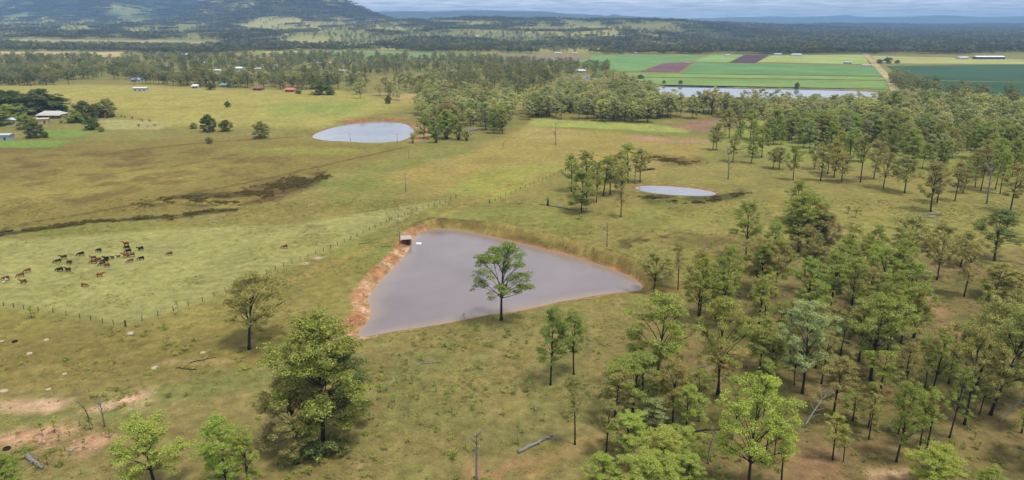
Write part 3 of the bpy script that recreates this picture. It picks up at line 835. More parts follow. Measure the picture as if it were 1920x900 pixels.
for a in [(1374,304,249,30,'tall','o'),(1408,306,254,32,'tall','g'),(1342,282,228,34,'tall','g'),(1337,281,235,26,'tall','g'),(1428,296,235,40,'tall','g'),(1449,316,275,30,'spread','o'),(1461,317,274,32,'spread','o'),(1487,338,272,32,'tall','g'),
          (1527,317,262,34,'tall','o'),(1538,339,274,40,'tall','o'),(1552,326,268,40,'tall','o'),(1578,341,286,42,'spread','o'),(1613,342,250,34,'thin','o'),(1563,333,260,36,'tall','o'),(1638,335,260,40,'tall','b'),(1656,353,283,44,'spread','o'),
          (1696,362,290,48,'spread','o'),(1757,380,306,48,'tall','o'),(1790,377,300,40,'tall','o'),(1805,362,305,36,'tall','g'),(1828,351,275,36,'tall','o'),(1839,357,270,36,'tall','o'),(1866,355,270,36,'tall','g'),(1875,364,280,36,'tall','g'),(1894,398,304,54,'tall','o'),
          (1912,350,270,40,'tall','g'),(1497,472,362,76,'tall','g'),(1514,469,357,92,'full','g'),(1492,420,336,46,'tall','g'),(1545,478,398,64,'full','b'),(1530,470,380,50,'full','o'),(1690,500,400,78,'spread','o'),(1627,526,418,48,'tall','g'),(1807,556,450,54,'tall','o'),
          (1866,560,489,98,'full','o'),(1908,562,505,56,'tall','o'),(1800,500,432,60,'spread','o'),(1670,548,470,60,'full','o'),(1700,560,480,62,'full','o')]:
    tree_px(*a, 'gum scattered on the pale open pasture past the dam', g)

# fill of the deep thicket, and rows of trees further off: sorted by nearness, the nearest become single trees
def scatter(L, spacing, seed, jitter=None, flat=False):
    r = np.random.default_rng(seed)
    G = px_poly(L) if flat else gpoly(L)
    lo, hi = G.min(0), G.max(0)
    X, Y = np.meshgrid(np.arange(lo[0], hi[0], spacing), np.arange(lo[1], hi[1], spacing))
    P = np.stack([X.ravel(), Y.ravel()], -1) + r.uniform(-.48, .48, (X.size, 2)) * spacing
    P = P[inside(P, G)]
    for W, _, _ in PONDS:
        P = P[sdist(P, W, 10) > 5]
    return P
TH = scatter([(1390,545),(1480,500),(1600,505),(1720,540),(1740,620),(1700,660),(1560,680),(1420,650),(1300,610),(1330,560)], 9.3, 3)
for i, p in enumerate(TH):
    q = random.random()
    plant(('tall', 'spread', 'thin', 'tall')[i % 4], (p[0], p[1], H(p[0], p[1])[0] - .1), random.uniform(13, 19), random.uniform(6.5, 10), TINT['ggogl'[i % 5]],
          'gum in the dense canopy behind the reddish woodland', 'gums of the dense canopy')
for i, p in enumerate(scatter([(1310,690),(1500,650),(1900,600),(1925,860),(1600,880),(1330,880)], 13.5, 8)):
    plant('thin', (p[0], p[1], H(p[0], p[1])[0] - .1), random.uniform(8, 15), random.uniform(3.5, 5.5), TINT['ogoog'[i % 5]],
          'gum rising between the bigger gums of the reddish woodland', 'thin gums of the reddish woodland')
r = np.random.default_rng(5)
WOOD = np.concatenate([
    scatter([(985,232),(1000,200),(1060,184),(1215,182),(1235,208),(1330,208),(1330,252),(1290,238),(1000,220)], 7.2, 11),
    scatter([(1330,208),(1640,211),(1690,198),(1930,222),(2100,236),(2100,300),(1930,292),(1700,282),(1560,272),(1440,272),(1330,256)], 9.2, 19),
    scatter([(1440,275),(1560,275),(1700,285),(1930,295),(2100,300),(2100,345),(1930,340),(1700,325),(1560,298)], 14, 14),
    scatter([(1050,168),(1180,160),(1195,172),(1050,182)], 9, 20)])
px, py = to_px(WOOD[:, 0], WOOD[:, 1], 0)
WOOD = WOOD[(fbm(WOOD[:, 0] / 45, WOOD[:, 1] / 45, 77) > .30) & ~((px > 1240) & (px < 1440) & (py > 222) & (py < 258))]
CLUMP = np.concatenate([scatter([(775,225),(800,186),(850,190),(900,205),(960,205),(975,235),(940,255),(880,236),(830,268),(785,262),(800,240)], 11.5, 12),
                        scatter([(630,170),(960,196),(1000,196),(980,215),(880,196),(640,186)], 24, 15)])
SETT = np.concatenate([scatter([(-200,112),(230,111),(420,112),(620,104),(700,112),(900,116),(1060,126),(1140,131),(1140,141),(1050,152),(1000,192),(800,182),(640,176),(300,168),(-200,160)], 18.5, 13, flat=True),
                       scatter([(-200,140),(60,142),(330,150),(470,158),(640,172),(640,178),(300,170),(150,166),(-200,160)], 15, 18, flat=True),
                       scatter([(-200,84),(240,88),(420,94),(420,102),(240,97),(-200,95)], 24, 16, flat=True),
                       scatter([(1664,150),(1690,152),(1740,178),(1900,204),(1930,222),(1700,190)], 11, 17)])
keep = fbm(SETT[:, 0] / 70, SETT[:, 1] / 70, 78) > .45
SETT = SETT[keep]
HOUSES = [  # px, py base, width px, roof, wall, kind, label
    (18,232,42,(235,235,238),(215,215,218),'shed','long white open-sided shed beside the dark fig trees'),
    (5,262,36,(190,198,205),(175,182,190),'shed','grey flat shed on bright green grass'),
    (100,220,42,(196,192,186),(150,140,128),'house','old house with pale tin roof and verandah beside the fig trees'),
    (79,231,24,(206,190,160),(200,180,150),'shed','low sandy roofed shed below the verandah house'),
    (194,219,10,(205,180,130),(205,180,130),'shed','tiny tan shed under the rounded gum by the white car'),
    (258,153,20,(150,170,215),(200,200,205),'house','cottage with light blue roof behind the row of gums'),
    (423,163,16,(120,165,170),(190,190,185),'house','cottage with teal roof behind the pasture crest'),
    (265,171,24,(228,225,215),(205,200,190),'shed','long cream flat shed on the pasture crest'),
    (485,169,18,(150,90,70),(160,130,110),'house','low brown roofed house on the pasture crest'),
    (545,172,18,(205,115,95),(215,150,130),'house','house with salmon red roof on the pasture crest'),
    (1625,126,17,(225,170,150),(225,225,220),'shed','pink roofed white shed alone at the edge of the green crop'),
    (1589,120,13,(190,205,215),(180,190,195),'shed','pale blue grey shed alone inside the crop fields'),
    (1853,111,52,(240,242,250),(70,75,95),'shed','very long white roofed shed on the yellow field'),
    (1804,111,20,(240,240,245),(190,190,195),'shed','shorter white shed next to the very long shed'),
    (1657,119,12,(240,240,240),(210,210,210),'house','white farmhouse between dark round trees by the road'),
    (1089,136,18,(215,215,220),(190,190,195),'house','white house in trees above the narrow pond'),
    (788,111,12,(215,225,235),(200,205,210),'shed','pale shed standing alone in the first green strip'),
    (1288,121,14,(190,120,110),(215,190,185),'shed','red roofed shed on the mauve ploughed field'),
    (277,100,13,(240,240,242),(220,220,220),'house','steep white roofed house beside the wide straw field'),
]
for a in [(349,105,16),(488,111,11),(452,117,12),(448,131,19),(599,121,15),(624,121,14),(557,140,16),(623,141,16),(485,132,12),(408,135,12),(320,125,9),(212,126,10),(668,126,13),(297,102,14),(367,165,10),(560,94,10),(640,136,12),(380,120,11),(520,126,11),(270,136,11)]:
    HOUSES.append((*a, random.choice([(240,240,242),(225,225,230),(205,215,235)]), (215,212,205), 'house', 'pale roofed cottage among the trees of the settlement'))
for a in [(992,96,10),(1046,102,12),(1078,102,9),(1164,101,10),(1193,101,11),(1363,106,9),(1458,104,12),(1493,105,17),(900,94,8),(720,88,9)]:
    HOUSES.append((*a, (236,238,242), (215,215,215), 'shed', 'white shed along the far edge of the crop fields'))
for a in [(77,52,8),(95,52,8),(113,52,7),(430,68,7),(895,69,7),(1507,63,6),(1417,88,12)]:
    HOUSES.append((*a, (240,240,242), (220,220,220), 'house', 'tiny white house on the far wooded hillside'))
HXY = [at(h[0], h[1]) for h in HOUSES]
def off_houses(P):
    for h, q in zip(HOUSES, HXY):
        w = h[2] / FPX * q[1]
        d = P - q[:2]
        P = P[~((np.abs(d[:, 0]) < w * .62) & (d[:, 1] < 6) & (d[:, 1] > -210))]
    return P
SETT = off_houses(SETT)
LAB = {'w': ('gum in the long bushland belt before the crops', 'gums of the bushland belt'),
       'c': ('gum in the belt of trees beside the round dam', 'gums beside the round dam'),
       's': ('gum on the crest of the yellow pasture before the settlement', 'gums along the pasture crest')}
cand = [(p, 'w') for p in WOOD] + [(p, 'c') for p in CLUMP] + [(p, 's') for p in SETT]
vis = []
for p, k in cand:
    px, py = to_px(p[0], p[1], 0)
    if -10 < px < 1930: vis.append((np.hypot(*p), p, k))
vis.sort(key=lambda t: t[0])
N_SINGLE = max(0, 296 - n_tree)
single = set()
for d, p, k in vis[:N_SINGLE]:
    single.add((p[0], p[1]))
    h = random.uniform(13, 21) if k != 's' else random.uniform(14, 22)
    plant(random.choice(['spread', 'full', 'tall', 'full']), (p[0], p[1], H(p[0], p[1])[0] - .1), h, h * random.uniform(.48, .7), TINT[random.choice('ggoogpl' if k != 's' else 'ggod')], *LAB[k])

# ------------------------------------------------------------------ stands too large to count: one object each, scattered instances
def stuff(name, P, protos, scale, label, cat, seed=0, sink=.1, flat_z=None, tilt=0.0):
    r = np.random.default_rng(seed)
    coll = bpy.data.collections.new(name + '_kinds')
    for i, me in enumerate(protos):
        o = bpy.data.objects.new('%s_kind' % name, me)
        coll.objects.link(o)
    z = H(P[:, 0], P[:, 1]) - sink
    me = bpy.data.meshes.new(name)
    me.vertices.add(len(P)); me.vertices.foreach_set('co', np.stack([P[:, 0], P[:, 1], z], -1).astype(np.float32).ravel())
    s = r.uniform(scale[0], scale[1], len(P))
    S = np.stack([s * r.uniform(.85, 1.2, len(P)), s * r.uniform(.85, 1.2, len(P)), s * r.uniform(.75, 1.15, len(P))], -1)
    a = me.attributes.new('scl', 'FLOAT_VECTOR', 'POINT'); a.data.foreach_set('vector', S.astype(np.float32).ravel())
    R = np.stack([r.normal(size=len(P)) * tilt, r.normal(size=len(P)) * tilt, r.uniform(0, 6.283, len(P))], -1)
    a = me.attributes.new('rot', 'FLOAT_VECTOR', 'POINT'); a.data.foreach_set('vector', R.astype(np.float32).ravel())
    a = me.attributes.new('pick', 'INT', 'POINT'); a.data.foreach_set('value', r.integers(0, len(protos), len(P)).astype(np.int32))
    o = link(name, me)
    ng = bpy.data.node_groups.new(name, 'GeometryNodeTree')
    ng.interface.new_socket('Geometry', in_out='INPUT', socket_type='NodeSocketGeometry')
    ng.interface.new_socket('Geometry', in_out='OUTPUT', socket_type='NodeSocketGeometry')
    N = ng.nodes
    gi, go = N.new('NodeGroupInput'), N.new('NodeGroupOutput')
    iop = N.new('GeometryNodeInstanceOnPoints'); ci = N.new('GeometryNodeCollectionInfo')
    ci.inputs['Collection'].default_value = coll
    ci.inputs['Separate Children'].default_value = True; ci.inputs['Reset Children'].default_value = True
    iop.inputs['Pick Instance'].default_value = True
    def att(nm, ty):
        n = N.new('GeometryNodeInputNamedAttribute'); n.data_type = ty; n.inputs['Name'].default_value = nm
        return n.outputs['Attribute']
    L = ng.links
    e2r = N.new('FunctionNodeEulerToRotation')
    L.new(att('rot', 'FLOAT_VECTOR'), e2r.inputs[0])
    L.new(gi.outputs[0], iop.inputs['Points']); L.new(ci.outputs[0], iop.inputs['Instance'])
    L.new(att('pick', 'INT'), iop.inputs['Instance Index']); L.new(e2r.outputs[0], iop.inputs['Rotation']); L.new(att('scl', 'FLOAT_VECTOR'), iop.inputs['Scale'])
    L.new(iop.outputs[0], go.inputs[0])
    o.modifiers.new('scatter', 'NODES').node_group = ng
    return tag(o, label, cat, kind='stuff')
def merge(tm, cm, lm='stand'):
    """one mesh out of trunk and crown, for the scattered stands"""
    a = np.zeros(len(tm.vertices) * 3); tm.vertices.foreach_get('co', a)
    b = np.zeros(len(cm.vertices) * 3); cm.vertices.foreach_get('co', b)
    V = np.concatenate([a, b]).reshape(-1, 3)
    n = len(tm.vertices)
    me = bpy.data.meshes.new('stand_tree')
    me.from_pydata(V.tolist(), [], [tuple(p.vertices) for p in tm.polygons] + [tuple(i + n for i in p.vertices) for p in cm.polygons])
    me.materials.append(M['bark']); me.materials.append(M[lm])
    me.polygons.foreach_set('material_index', [0] * len(tm.polygons) + [1] * len(cm.polygons))
    lr = np.zeros(len(cm.vertices)); cm.attributes['lr'].data.foreach_get('value', lr)
    me.attributes.new('lr', 'FLOAT', 'POINT').data.foreach_set('value', np.concatenate([np.full(n, .5), lr]))
    return me
STAND = []; TOWN = []
for s in range(8):
    tm, cm, w, h = gum(200 + s, fork=.34, lo=.30, rx=.34, nb=18, m=6, per=60, leaf=.42, rad=1.8, sides=4)
    STAND.append(merge(tm, cm)); TOWN.append(merge(tm, cm, 'town'))
def rest(P):
    return np.array([p for p in P if (p[0], p[1]) not in single])
stuff('woodland', np.concatenate([rest(WOOD), rest(CLUMP)]), STAND, (.6, 1.0), 'bushland belt between pasture and crops reading as one mass', 'woodland', 1)
stuff('settlement_trees', rest(SETT), TOWN, (.55, 1.0), 'trees of the settlement reading as one mass', 'woodland', 9)
def patch_mesh(seed, n=26, R=42):
    r = np.random.default_rng(seed)
    cl = []
    for i in range(n):
        a = r.uniform(0, 6.283); q = math.sqrt(r.random()) * R
        cl.append((np.array([math.cos(a) * q, math.sin(a) * q, r.uniform(6, 10)]), r.uniform(4, 6.5)))
    return crown_mesh('tree_tops', cl, 3.6, 1.7, r, M['farstand'], 1.1)
PATCH = [patch_mesh(300 + s) for s in range(5)]
r = np.random.default_rng(31)
N = 34000
v = np.sqrt(r.uniform(1650 ** 2, 9000 ** 2, N)); u = r.uniform(-.86, .86, N)
FP = np.stack([u * v, v], -1)
fz = H(FP[:, 0], FP[:, 1])
px, py = to_px(FP[:, 0], FP[:, 1], fz)
fn = fbm(FP[:, 0] / 170, FP[:, 1] / 300, 52, 5)
thr = np.where(px > 1290, .37, np.where(fz > 75, .27, np.where(FP[:, 1] < 2900, .43, .49))) + np.where((px > 600) & (px < 1290) & (FP[:, 1] > 2500), .075, 0)
FOOT = [px_poly(L) for L, c in FIELDS] + [gpoly(L) for L, c in CLEAR[:2]]
for L, c in CLEAR[2:]:
    thr = thr + .22 * poly_w(FP, gpoly(L), 60)
ok = fn > thr
for G in FOOT:
    ok &= sdist(FP, G, 60) > 40
ok &= ~((px > 1600) & (py > 104)) & ~((px > 1080) & (py > 101.5)) & (py < 103)
FPK = FP[ok]
stuff('far_woodland', FPK, PATCH, (.8, 1.15), 'distant bush covering the hills and far plain', 'woodland', 2, 1.0)
# single paddock trees dotted over the far slopes
N = 17000
v = np.sqrt(r.uniform(1700 ** 2, 5200 ** 2, N)); u = r.uniform(-.8, .8, N)
DP = np.stack([u * v, v], -1)
dz = H(DP[:, 0], DP[:, 1]); px, py = to_px(DP[:, 0], DP[:, 1], dz)
ok = (py < 100) & (fbm(DP[:, 0] / 160, DP[:, 1] / 160, 56) > .42)
for G in FOOT:
    ok &= sdist(DP, G, 30) > 12
stuff('hillside_trees', DP[ok], TOWN, (.5, .95), 'small trees dotted thinly over the far slopes', 'woodland', 3)

# ------------------------------------------------------------------ ground cover
def tuft_mesh(seed, n, R, h, c, wide=.05):
    mat = mat_herb('tuft_grass', c)
    r = np.random.default_rng(seed); mb = MB()
    for i in range(n):
        a = r.uniform(0, 6.283); q = math.sqrt(r.random()) * R; t = r.uniform(.5, 1.0) * h
        b = np.array([math.cos(a) * q, math.sin(a) * q, 0]); d = np.array([math.cos(a), math.sin(a), 0]) * r.uniform(.1, .5) * t
        s = np.array([-math.sin(a), math.cos(a), 0]) * wide
        mb.add([b - s, b + s, b + d * .5 + s * .7 + [0, 0, t * .7], b + d + [0, 0, t], b + d * .5 - s * .7 + [0, 0, t * .7]], [(0, 1, 2, 3, 4)])
    return mb.mesh('tuft', mat)
def view_pts(n, y0, y1, seed, lo=-.85, hi=.85):
    r = np.random.default_rng(seed)
    v = np.sqrt(r.uniform(y0 ** 2, y1 ** 2, n)); u = r.uniform(lo, hi, n)
    P = np.stack([u * v, v], -1)
    d = np.minimum(sdist(P, PONDS[0][0], 15), np.minimum(sdist(P, PONDS[1][0], 15), sdist(P, PONDS[2][0], 15)))
    return P[d > 1.2]
T1 = [tuft_mesh(k, 12, .5, .14, C(*c, 1.0), .10) for k, c in ((1, (160, 154, 88)), (2, (144, 146, 78)), (3, (176, 160, 104)), (4, (128, 124, 70)))]
PADDOCK = gpoly([(-300,470),(200,440),(330,428),(560,420),(850,372),(620,467),(500,515),(380,566),(235,612),(100,586),(-300,545)])
GP = view_pts(90000, 85, 300, 71)
GP = GP[fbm(GP[:, 0] / 14, GP[:, 1] / 14, 72) + .5 * (fbm(GP[:, 0] / 3, GP[:, 1] / 3, 73) - .5) + .12 * (rng.random(len(GP)) - .5) - .16 * inside(GP, PADDOCK) > .51]
stuff('grass_tussocks', GP, T1, (.4, 1.3), 'low grass tussocks spread over the pasture', 'grass', 4, .02)
GP = view_pts(9000, 85, 260, 74)
px, py = to_px(GP[:, 0], GP[:, 1], 0)
GP = GP[((fbm(GP[:, 0] / 9, GP[:, 1] / 9, 75) > .56)) & (py > 610)]
WEED = [crown_mesh('weed', [(np.array([random.uniform(-.3, .3), random.uniform(-.3, .3), .25 + .2 * random.random()]), .32) for _ in range(3)], 500, .12, np.random.default_rng(400 + i), mat_herb('weed_leaf', c), .8) for i, c in enumerate((GREEN, (.22, .27, .08), OLIVE))]
stuff('low_weeds', GP, WEED, (.6, 1.7), 'low leafy weeds and seedlings over the near slope', 'weeds', 5, .02)
# reeds along the drain and the marshy ground
rp = []
for L, w, n in (([(-60,450),(0,440),(60,432),(180,415),(340,405),(430,395)], 3.5, 1500), ([(280,382),(360,372),(470,376)], 6, 700), ([(450,372),(540,345),(600,330)], 9, 1300), ([(1200,366),(1290,382),(1340,376),(1385,362)], 3, 700), ([(1220,296),(1320,308)], 5, 400)):
    G = gpoly(L)
    seg = r.integers(0, len(G) - 1, n); t = r.random(n)[:, None]
    Q = G[seg] * (1 - t) + G[seg + 1] * t + r.normal(size=(n, 2)) * w * .6
    rp.append(Q[fbm(Q[:, 0] / 6, Q[:, 1] / 6, 91) > .5])
RP = np.concatenate(rp)
for W, _, _ in PONDS:
    RP = RP[sdist(RP, W, 10) > .6]
stuff('marsh_reeds', RP, [tuft_mesh(k, 30, .9, h, C(*c, .9), .12) for k, h, c in ((11, .7, (132, 114, 66)), (12, .6, (122, 116, 62)), (13, .5, (108, 94, 56)))], (.5, 1.2), 'dark brown reeds along the drain and marshy hollows', 'reeds', 6, .03)
# clay clods of the crumbling bank
def rock_mesh(seed, mat, flat=.6, name='stone'):
    r = np.random.default_rng(seed)
    import bmesh
    bm = bmesh.new(); bmesh.ops.create_icosphere(bm, subdivisions=2, radius=.5)
    for v_ in bm.verts:
        c = v_.co
        k = 1 + .55 * (fbm(np.array([c.x * 2.2 + seed]), np.array([c.y * 2.2 + c.z * 1.7]), seed, 3)[0] - .5)
        v_.co = Vector((c.x * k, c.y * k * .85, max(c.z * k, -.3) * flat))
    me = bpy.data.meshes.new(name); bm.to_mesh(me); bm.free(); me.materials.append(mat)
    return me
lbp = []
for a, b in zip(LEFTBANK[:-1], LEFTBANK[1:]):
    n = int(np.linalg.norm(b - a) * 13); t = r.random(n)[:, None]
    lbp.append(a * (1 - t) + b * t + r.normal(size=(n, 2)) * 2.4)
CP_ = np.concatenate(lbp); dd = sdist(CP_, PONDS[0][0], 15); CP_ = CP_[(dd > .3) & (dd < 5.5)]
clod2 = mat_plain('pale_clay', C(224, 186, 150), .2, 1.5); clod3 = mat_plain('brown_clay', C(164, 118, 82), .3, 1.5)
stuff('bank_clods', CP_, [rock_mesh(5, M['clod']), rock_mesh(6, clod2), rock_mesh(7, clod3), rock_mesh(8, M['clod'], .45)], (.12, .55), 'crumbled orange clay clods along the dam bank', 'clods', 7, .05, tilt=.2)
SP_ = np.concatenate([scatter([(-20,760),(150,746),(272,736),(272,762),(170,772),(60,770)], 1.2, 21), scatter([(0,826),(100,798),(232,802),(246,822),(160,848),(60,834)], 1.3, 22)])
SP_ = SP_[fbm(SP_[:, 0] / 4, SP_[:, 1] / 4, 23, 3) > .42]
stuff('gully_clods', SP_, [rock_mesh(9, clod2), rock_mesh(10, M['clod']), rock_mesh(12, clod3)], (.2, .8), 'broken pale clay in the eroded gully on the slope', 'clods', 8, .05, tilt=.2)

# ------------------------------------------------------------------ saplings, shrubs, homestead trees
def many(L, fn):
    for a in L: fn(*a)
for i, (fx, fy, ty, w, tint) in enumerate([(393,247,214,30,'d'),(424,246,224,24,'d'),(363,241,229,14,'g'),(490,259,226,30,'o'),(392,269,256,14,'g'),(427,201,188,12,'d')]):
    tree_px(fx, fy, ty, w, 'dense', tint, 'dark round tree alone on the open marsh paddock', 'round trees on the marsh paddock', name='paddock_tree')
for fx, fy, ty, w, tint in [(30,214,168,60,'d'),(78,214,165,70,'d'),(104,212,178,52,'d'),(5,216,166,46,'d'),(-15,235,190,70,'g'),(145,229,205,42,'g'),(163,226,188,40,'d'),(202,219,184,32,'o'),(172,243,222,28,'d'),(50,242,212,34,'g'),(66,258,228,34,'d'),(118,208,196,24,'d'),(20,222,194,50,'g'),(184,221,194,12,'d'),(190,247,236,12,'o'),(85,258,246,12,'d')]:
    tree_px(fx, fy, ty, w, 'dense', tint, 'dense dark garden tree beside the homestead sheds', 'garden trees of the homestead', name='garden_tree')
for fx, fy, ty, w in [(1649,119,111,12),(1664,119,106,16),(1682,119,112,10),(1494,166,154,9),(1201,148,139,13),(1200,163,155,18),(1220,157,151,7),(1245,157,150,7),(1276,158,150,8),(600,177,150,36),(560,176,168,16),(620,178,166,18),(395,168,155,18)]:
    tree_px(fx, fy, ty, w, 'dense', 'd', 'round dark tree standing by the crop fields or settlement edge', 'round dark trees by fields and settlement', name='round_tree')
tree_px(728,194,177,13,'dense','d','dark cone shaped tree alone above the round dam', None, name='cone_tree')
for fx, fy, ty, w in [(228,219,215,6),(234,221,216,5),(249,223,217,7),(262,224,222,5),(267,228,222,6),(280,228,223,6),(260,237,232,8),(277,239,235,5),(291,236,232,6),(115,231,225,10),(774,268,247,18),(818,268,240,30),(860,262,232,28),(875,264,240,14),(838,262,236,24)]:
    tree_px(fx, fy, ty, w, SHRUB, random.choice('dgo'), 'small dark bush by the homestead fence or round dam', 'dark bushes by homestead and round dam', name='bush', cat='bush', parts=('stem', 'foliage'))
SAPL = [(60,597,572,22,'l'),(333,578,562,9,'l'),(731,418,404,9,'d'),(943,279,268,6,'d'),(80,818,790,18,'g'),(103,812,780,22,'l'),(170,806,783,17,'d'),(90,872,843,15,'l'),(116,856,836,9,'g'),(160,843,820,9,'g'),(206,822,800,8,'g'),(242,792,774,7,'g'),(258,796,782,9,'d'),(150,798,786,8,'g'),
        (350,742,732,16,'g'),(763,694,672,10,'d'),(773,720,702,10,'g'),(776,745,722,12,'l'),(818,735,722,9,'l'),(714,700,684,12,'g'),(740,755,735,12,'l'),(700,760,742,12,'l'),(713,735,716,16,'g'),(845,655,642,10,'l'),(874,696,682,10,'l'),(893,755,738,9,'p'),(973,802,784,10,'p'),(1020,790,770,14,'p'),
        (965,740,716,16,'p'),(990,735,712,14,'p'),(870,598,586,6,'g'),(1590,400,386,18,'d'),(1604,408,388,20,'d'),(1086,411,394,14,'d'),(1100,392,374,14,'d'),(1112,471,462,10,'g'),(1098,470,460,7,'g'),(1062,470,461,6,'g')]
rs = np.random.default_rng(17)
for cx, cy, sx, sy, n in ((735,735,45,45,26), (800,800,90,60,16), (1000,770,40,40,8), (150,850,70,25,10), (1550,830,150,50,14), (1800,850,90,40,12), (1330,860,60,30,6), (620,870,60,25,10), (1700,480,150,25,8)):
    for _ in range(n):
        fx, fy = rs.normal(cx, sx), rs.normal(cy, sy)
        if fy > 930 or fy < 440: continue
        hpx = rs.uniform(8, 19)
        SAPL.append((fx, fy, fy - hpx, hpx * .75, random.choice('llgp')))
for fx, fy, ty, w, t in SAPL:
    tree_px(fx, fy, ty, w, SAP, t, 'knee to head high gum sapling on the open grass', 'gum saplings', name='sapling', cat='sapling', parts=('stem', 'foliage'))
for i, (fx, fy, ty, w, t) in enumerate([(600,862,828,70,'d'),(560,870,846,50,'d'),(640,850,826,50,'d'),(580,845,820,40,'d'),(620,840,812,40,'d')]):
    tree_px(fx, fy, ty, w, SHRUB, t, 'dark undergrowth shrub at the foot of the biggest gum', 'undergrowth at the biggest gum', name='shrub', cat='shrub', parts=('stem', 'foliage'))

# ------------------------------------------------------------------ dead trees, logs, stones
def dead_tree(seed, h=10.0):
    r_ = np.random.default_rng(seed); mb = MB(); br = MB()
    tr = bez(np.array([0, 0, -.2]), np.array([r_.normal() * .4, r_.normal() * .4, h * .5]), np.array([r_.normal() * .8, r_.normal() * .8, h]), 8)
    mb.tube(tr, np.linspace(h * .022, h * .005, 8), 7)
    for i in range(9):
        k = r_.uniform(.4, .95); s = tr[int(k * 7)]
        a = r_.uniform(0, 6.28); l = h * r_.uniform(.12, .3)
        e = s + np.array([math.cos(a) * l * .7, math.sin(a) * l * .7, l * .8])
        br.tube(bez(s, (s + e) / 2 + r_.normal(size=3) * .2, e, 4), np.linspace(h * .009, h * .002, 4), 4)
        if i % 2: br.tube([(s + e) / 2, (s + e) / 2 + r_.normal(size=3) * .6 + [0, 0, .6]], [h * .004, h * .001], 3)
    return mb, br
def dead_px(fx, fy, ty, mat, label, seed, lean=0.0):
    p = at(fx, fy); h = z_for(p[1], ty) - p[2]
    a, b = dead_tree(seed, max(h, 3))
    o = link('dead_tree', None, None, p, seed); o.rotation_euler = (0, lean, 0)
    link('trunk', a.mesh('trunk', M[mat], True), o); link('branch', b.mesh('branch', M[mat if mat != 'burnt' else 'greybark'], True), o)
    tag(o, label, 'dead tree'); LANDMARKS.append((label, Vector(p)))
for a in [(893,905,800,'greybark','bare grey dead tree with charred foot on the near slope',1),(166,784,742,'burnt','short burnt dead tree beside the pale gully',2),(196,800,738,'greybark','thin twin stemmed dead tree in the pale gully',3),
          (1508,802,722,'bonewood','bleached leaning dead tree with forked white branches',4,.35),(1042,272,228,'greybark','bare dead trunk alone in the tan field',5),(1365,336,272,'greybark','tall thin dead trunk on pasture past the small pond',6),
          (1138,463,413,'greybark','small bare dead tree behind the dam wall',7),(1876,792,735,'bonewood','grey dead tree leaning steeply over the woodland floor',8,.6),(1850,382,300,'greybark','slender dead tree near the heap of grey logs',9),
          (1800,760,660,'greybark','dead stem among the tall gums on the woodland floor',10),(1327,870,800,'greybark','thin dead stick on reddish soil beside the domed gum',11),(1190,344,300,'greybark','dead stem at the tip of the small pond',12)]:
    dead_px(*a)
def log(px0, py0, px1, py1, rad, mat, label, seed):
    a, b = at(px0, py0), at(px1, py1)
    r_ = np.random.default_rng(seed)
    c = (a + b) / 2; d = b - a; d[2] = 0; L = np.linalg.norm(d)
    mb = MB()
    pts = [np.array([(t - .5) * L, r_.normal() * .12, rad * .8 + r_.normal() * .04]) for t in np.linspace(0, 1, 7)]
    mb.tube(pts, np.linspace(rad, rad * .5, 7), 7)
    o = link('fallen_log', None, None, c - np.array([0, 0, .05]), math.atan2(d[1], d[0]))
    link('stem', mb.mesh('stem', M[mat], True), o)
    for i in range(4):
        s = pts[2 + i]; e = s + np.array([r_.uniform(.4, 1.4), r_.normal() * 1.1, r_.uniform(.1, .8)]) * min(1.0, L / 5)
        link('branch', MB().tube([s, (s + e) / 2 + [0, 0, .1], e], [rad * .4, rad * .25, rad * .1], 5).mesh('branch', M[mat], True), o)
    tag(o, label, 'log'); LANDMARKS.append((label, Vector(c)))
for i, a in enumerate([(972,850,1035,818,.38,'greybark','thick grey fallen log lying on the slope beside the thicket'),(775,682,828,680,.16,'greybark','thin fallen branch on the grass below the dam'),(1310,690,1330,685,.2,'greybark','short grey log beside the wishbone gum'),
          (330,690,370,694,.14,'burnt','thin dark branch lying behind the pale boulder'),(355,680,405,670,.12,'burnt','long thin dark branch pointing at the olive gum'),(130,846,148,838,.16,'bonewood','pale fallen stick below the gully'),
          (52,858,80,880,.5,'greybark','broken grey stump lying by the bushy gum'),(1310,495,1325,488,.22,'bonewood','pale broken branch on pasture past the dam corner'),(1333,516,1358,513,.2,'greybark','grey log flat on pasture past the dam corner'),
          (1290,810,1350,806,.22,'burnt','dark log lying behind the domed gum'),(1698,822,1722,808,.2,'burnt','dark log propped between slender gums'),(1690,470,1745,472,.25,'burnt','dark log near the bare gully'),
          (1010,383,1100,398,.18,'burnt','long low dark log in front of the small clump'),(1700,408,1742,402,.3,'greybark','grey log at the foot of the gum heap'),(1740,402,1770,404,.35,'greybark','stout grey log at the foot of the gum heap'),
          (1722,410,1760,407,.3,'greybark','front log of the grey heap'),(1580,336,1625,336,.3,'greybark','grey log among gums on the far pasture'),(1205,320,1228,318,.6,'burnt','charred log pile behind the small pond'),
          (672,458,694,455,.12,'burnt','dark rail lying beside the pump shed'),(715,463,733,462,.12,'burnt','short dark rail lying below the pump shed'),(1685,640,1710,650,.2,'greybark','log on the woodland floor near pale soil')]):
    log(*a, seed=i + 1)
for i, (px, py, w, lab) in enumerate([(7,733,15,0),(90,730,11,0),(121,701,11,0),(291,690,17,1),(245,625,15,0),(55,663,12,0),(87,637,10,0),(380,661,10,0),(3,640,10,0),(620,780,8,0)]):
    p = at(px, py); s = w / FPX * p[1] * 1.15
    o = link('boulder', rock_mesh(20 + i, M['rock'], .55, 'boulder'), None, p - np.array([0, 0, .05 * s]), i, (s, s, s * .8))
    tag(o, 'largest pale boulder with a thin dark branch behind it' if lab else 'pale boulder on the olive slope below the cattle fence', 'boulder', None if lab else 'pale boulders below the fence')
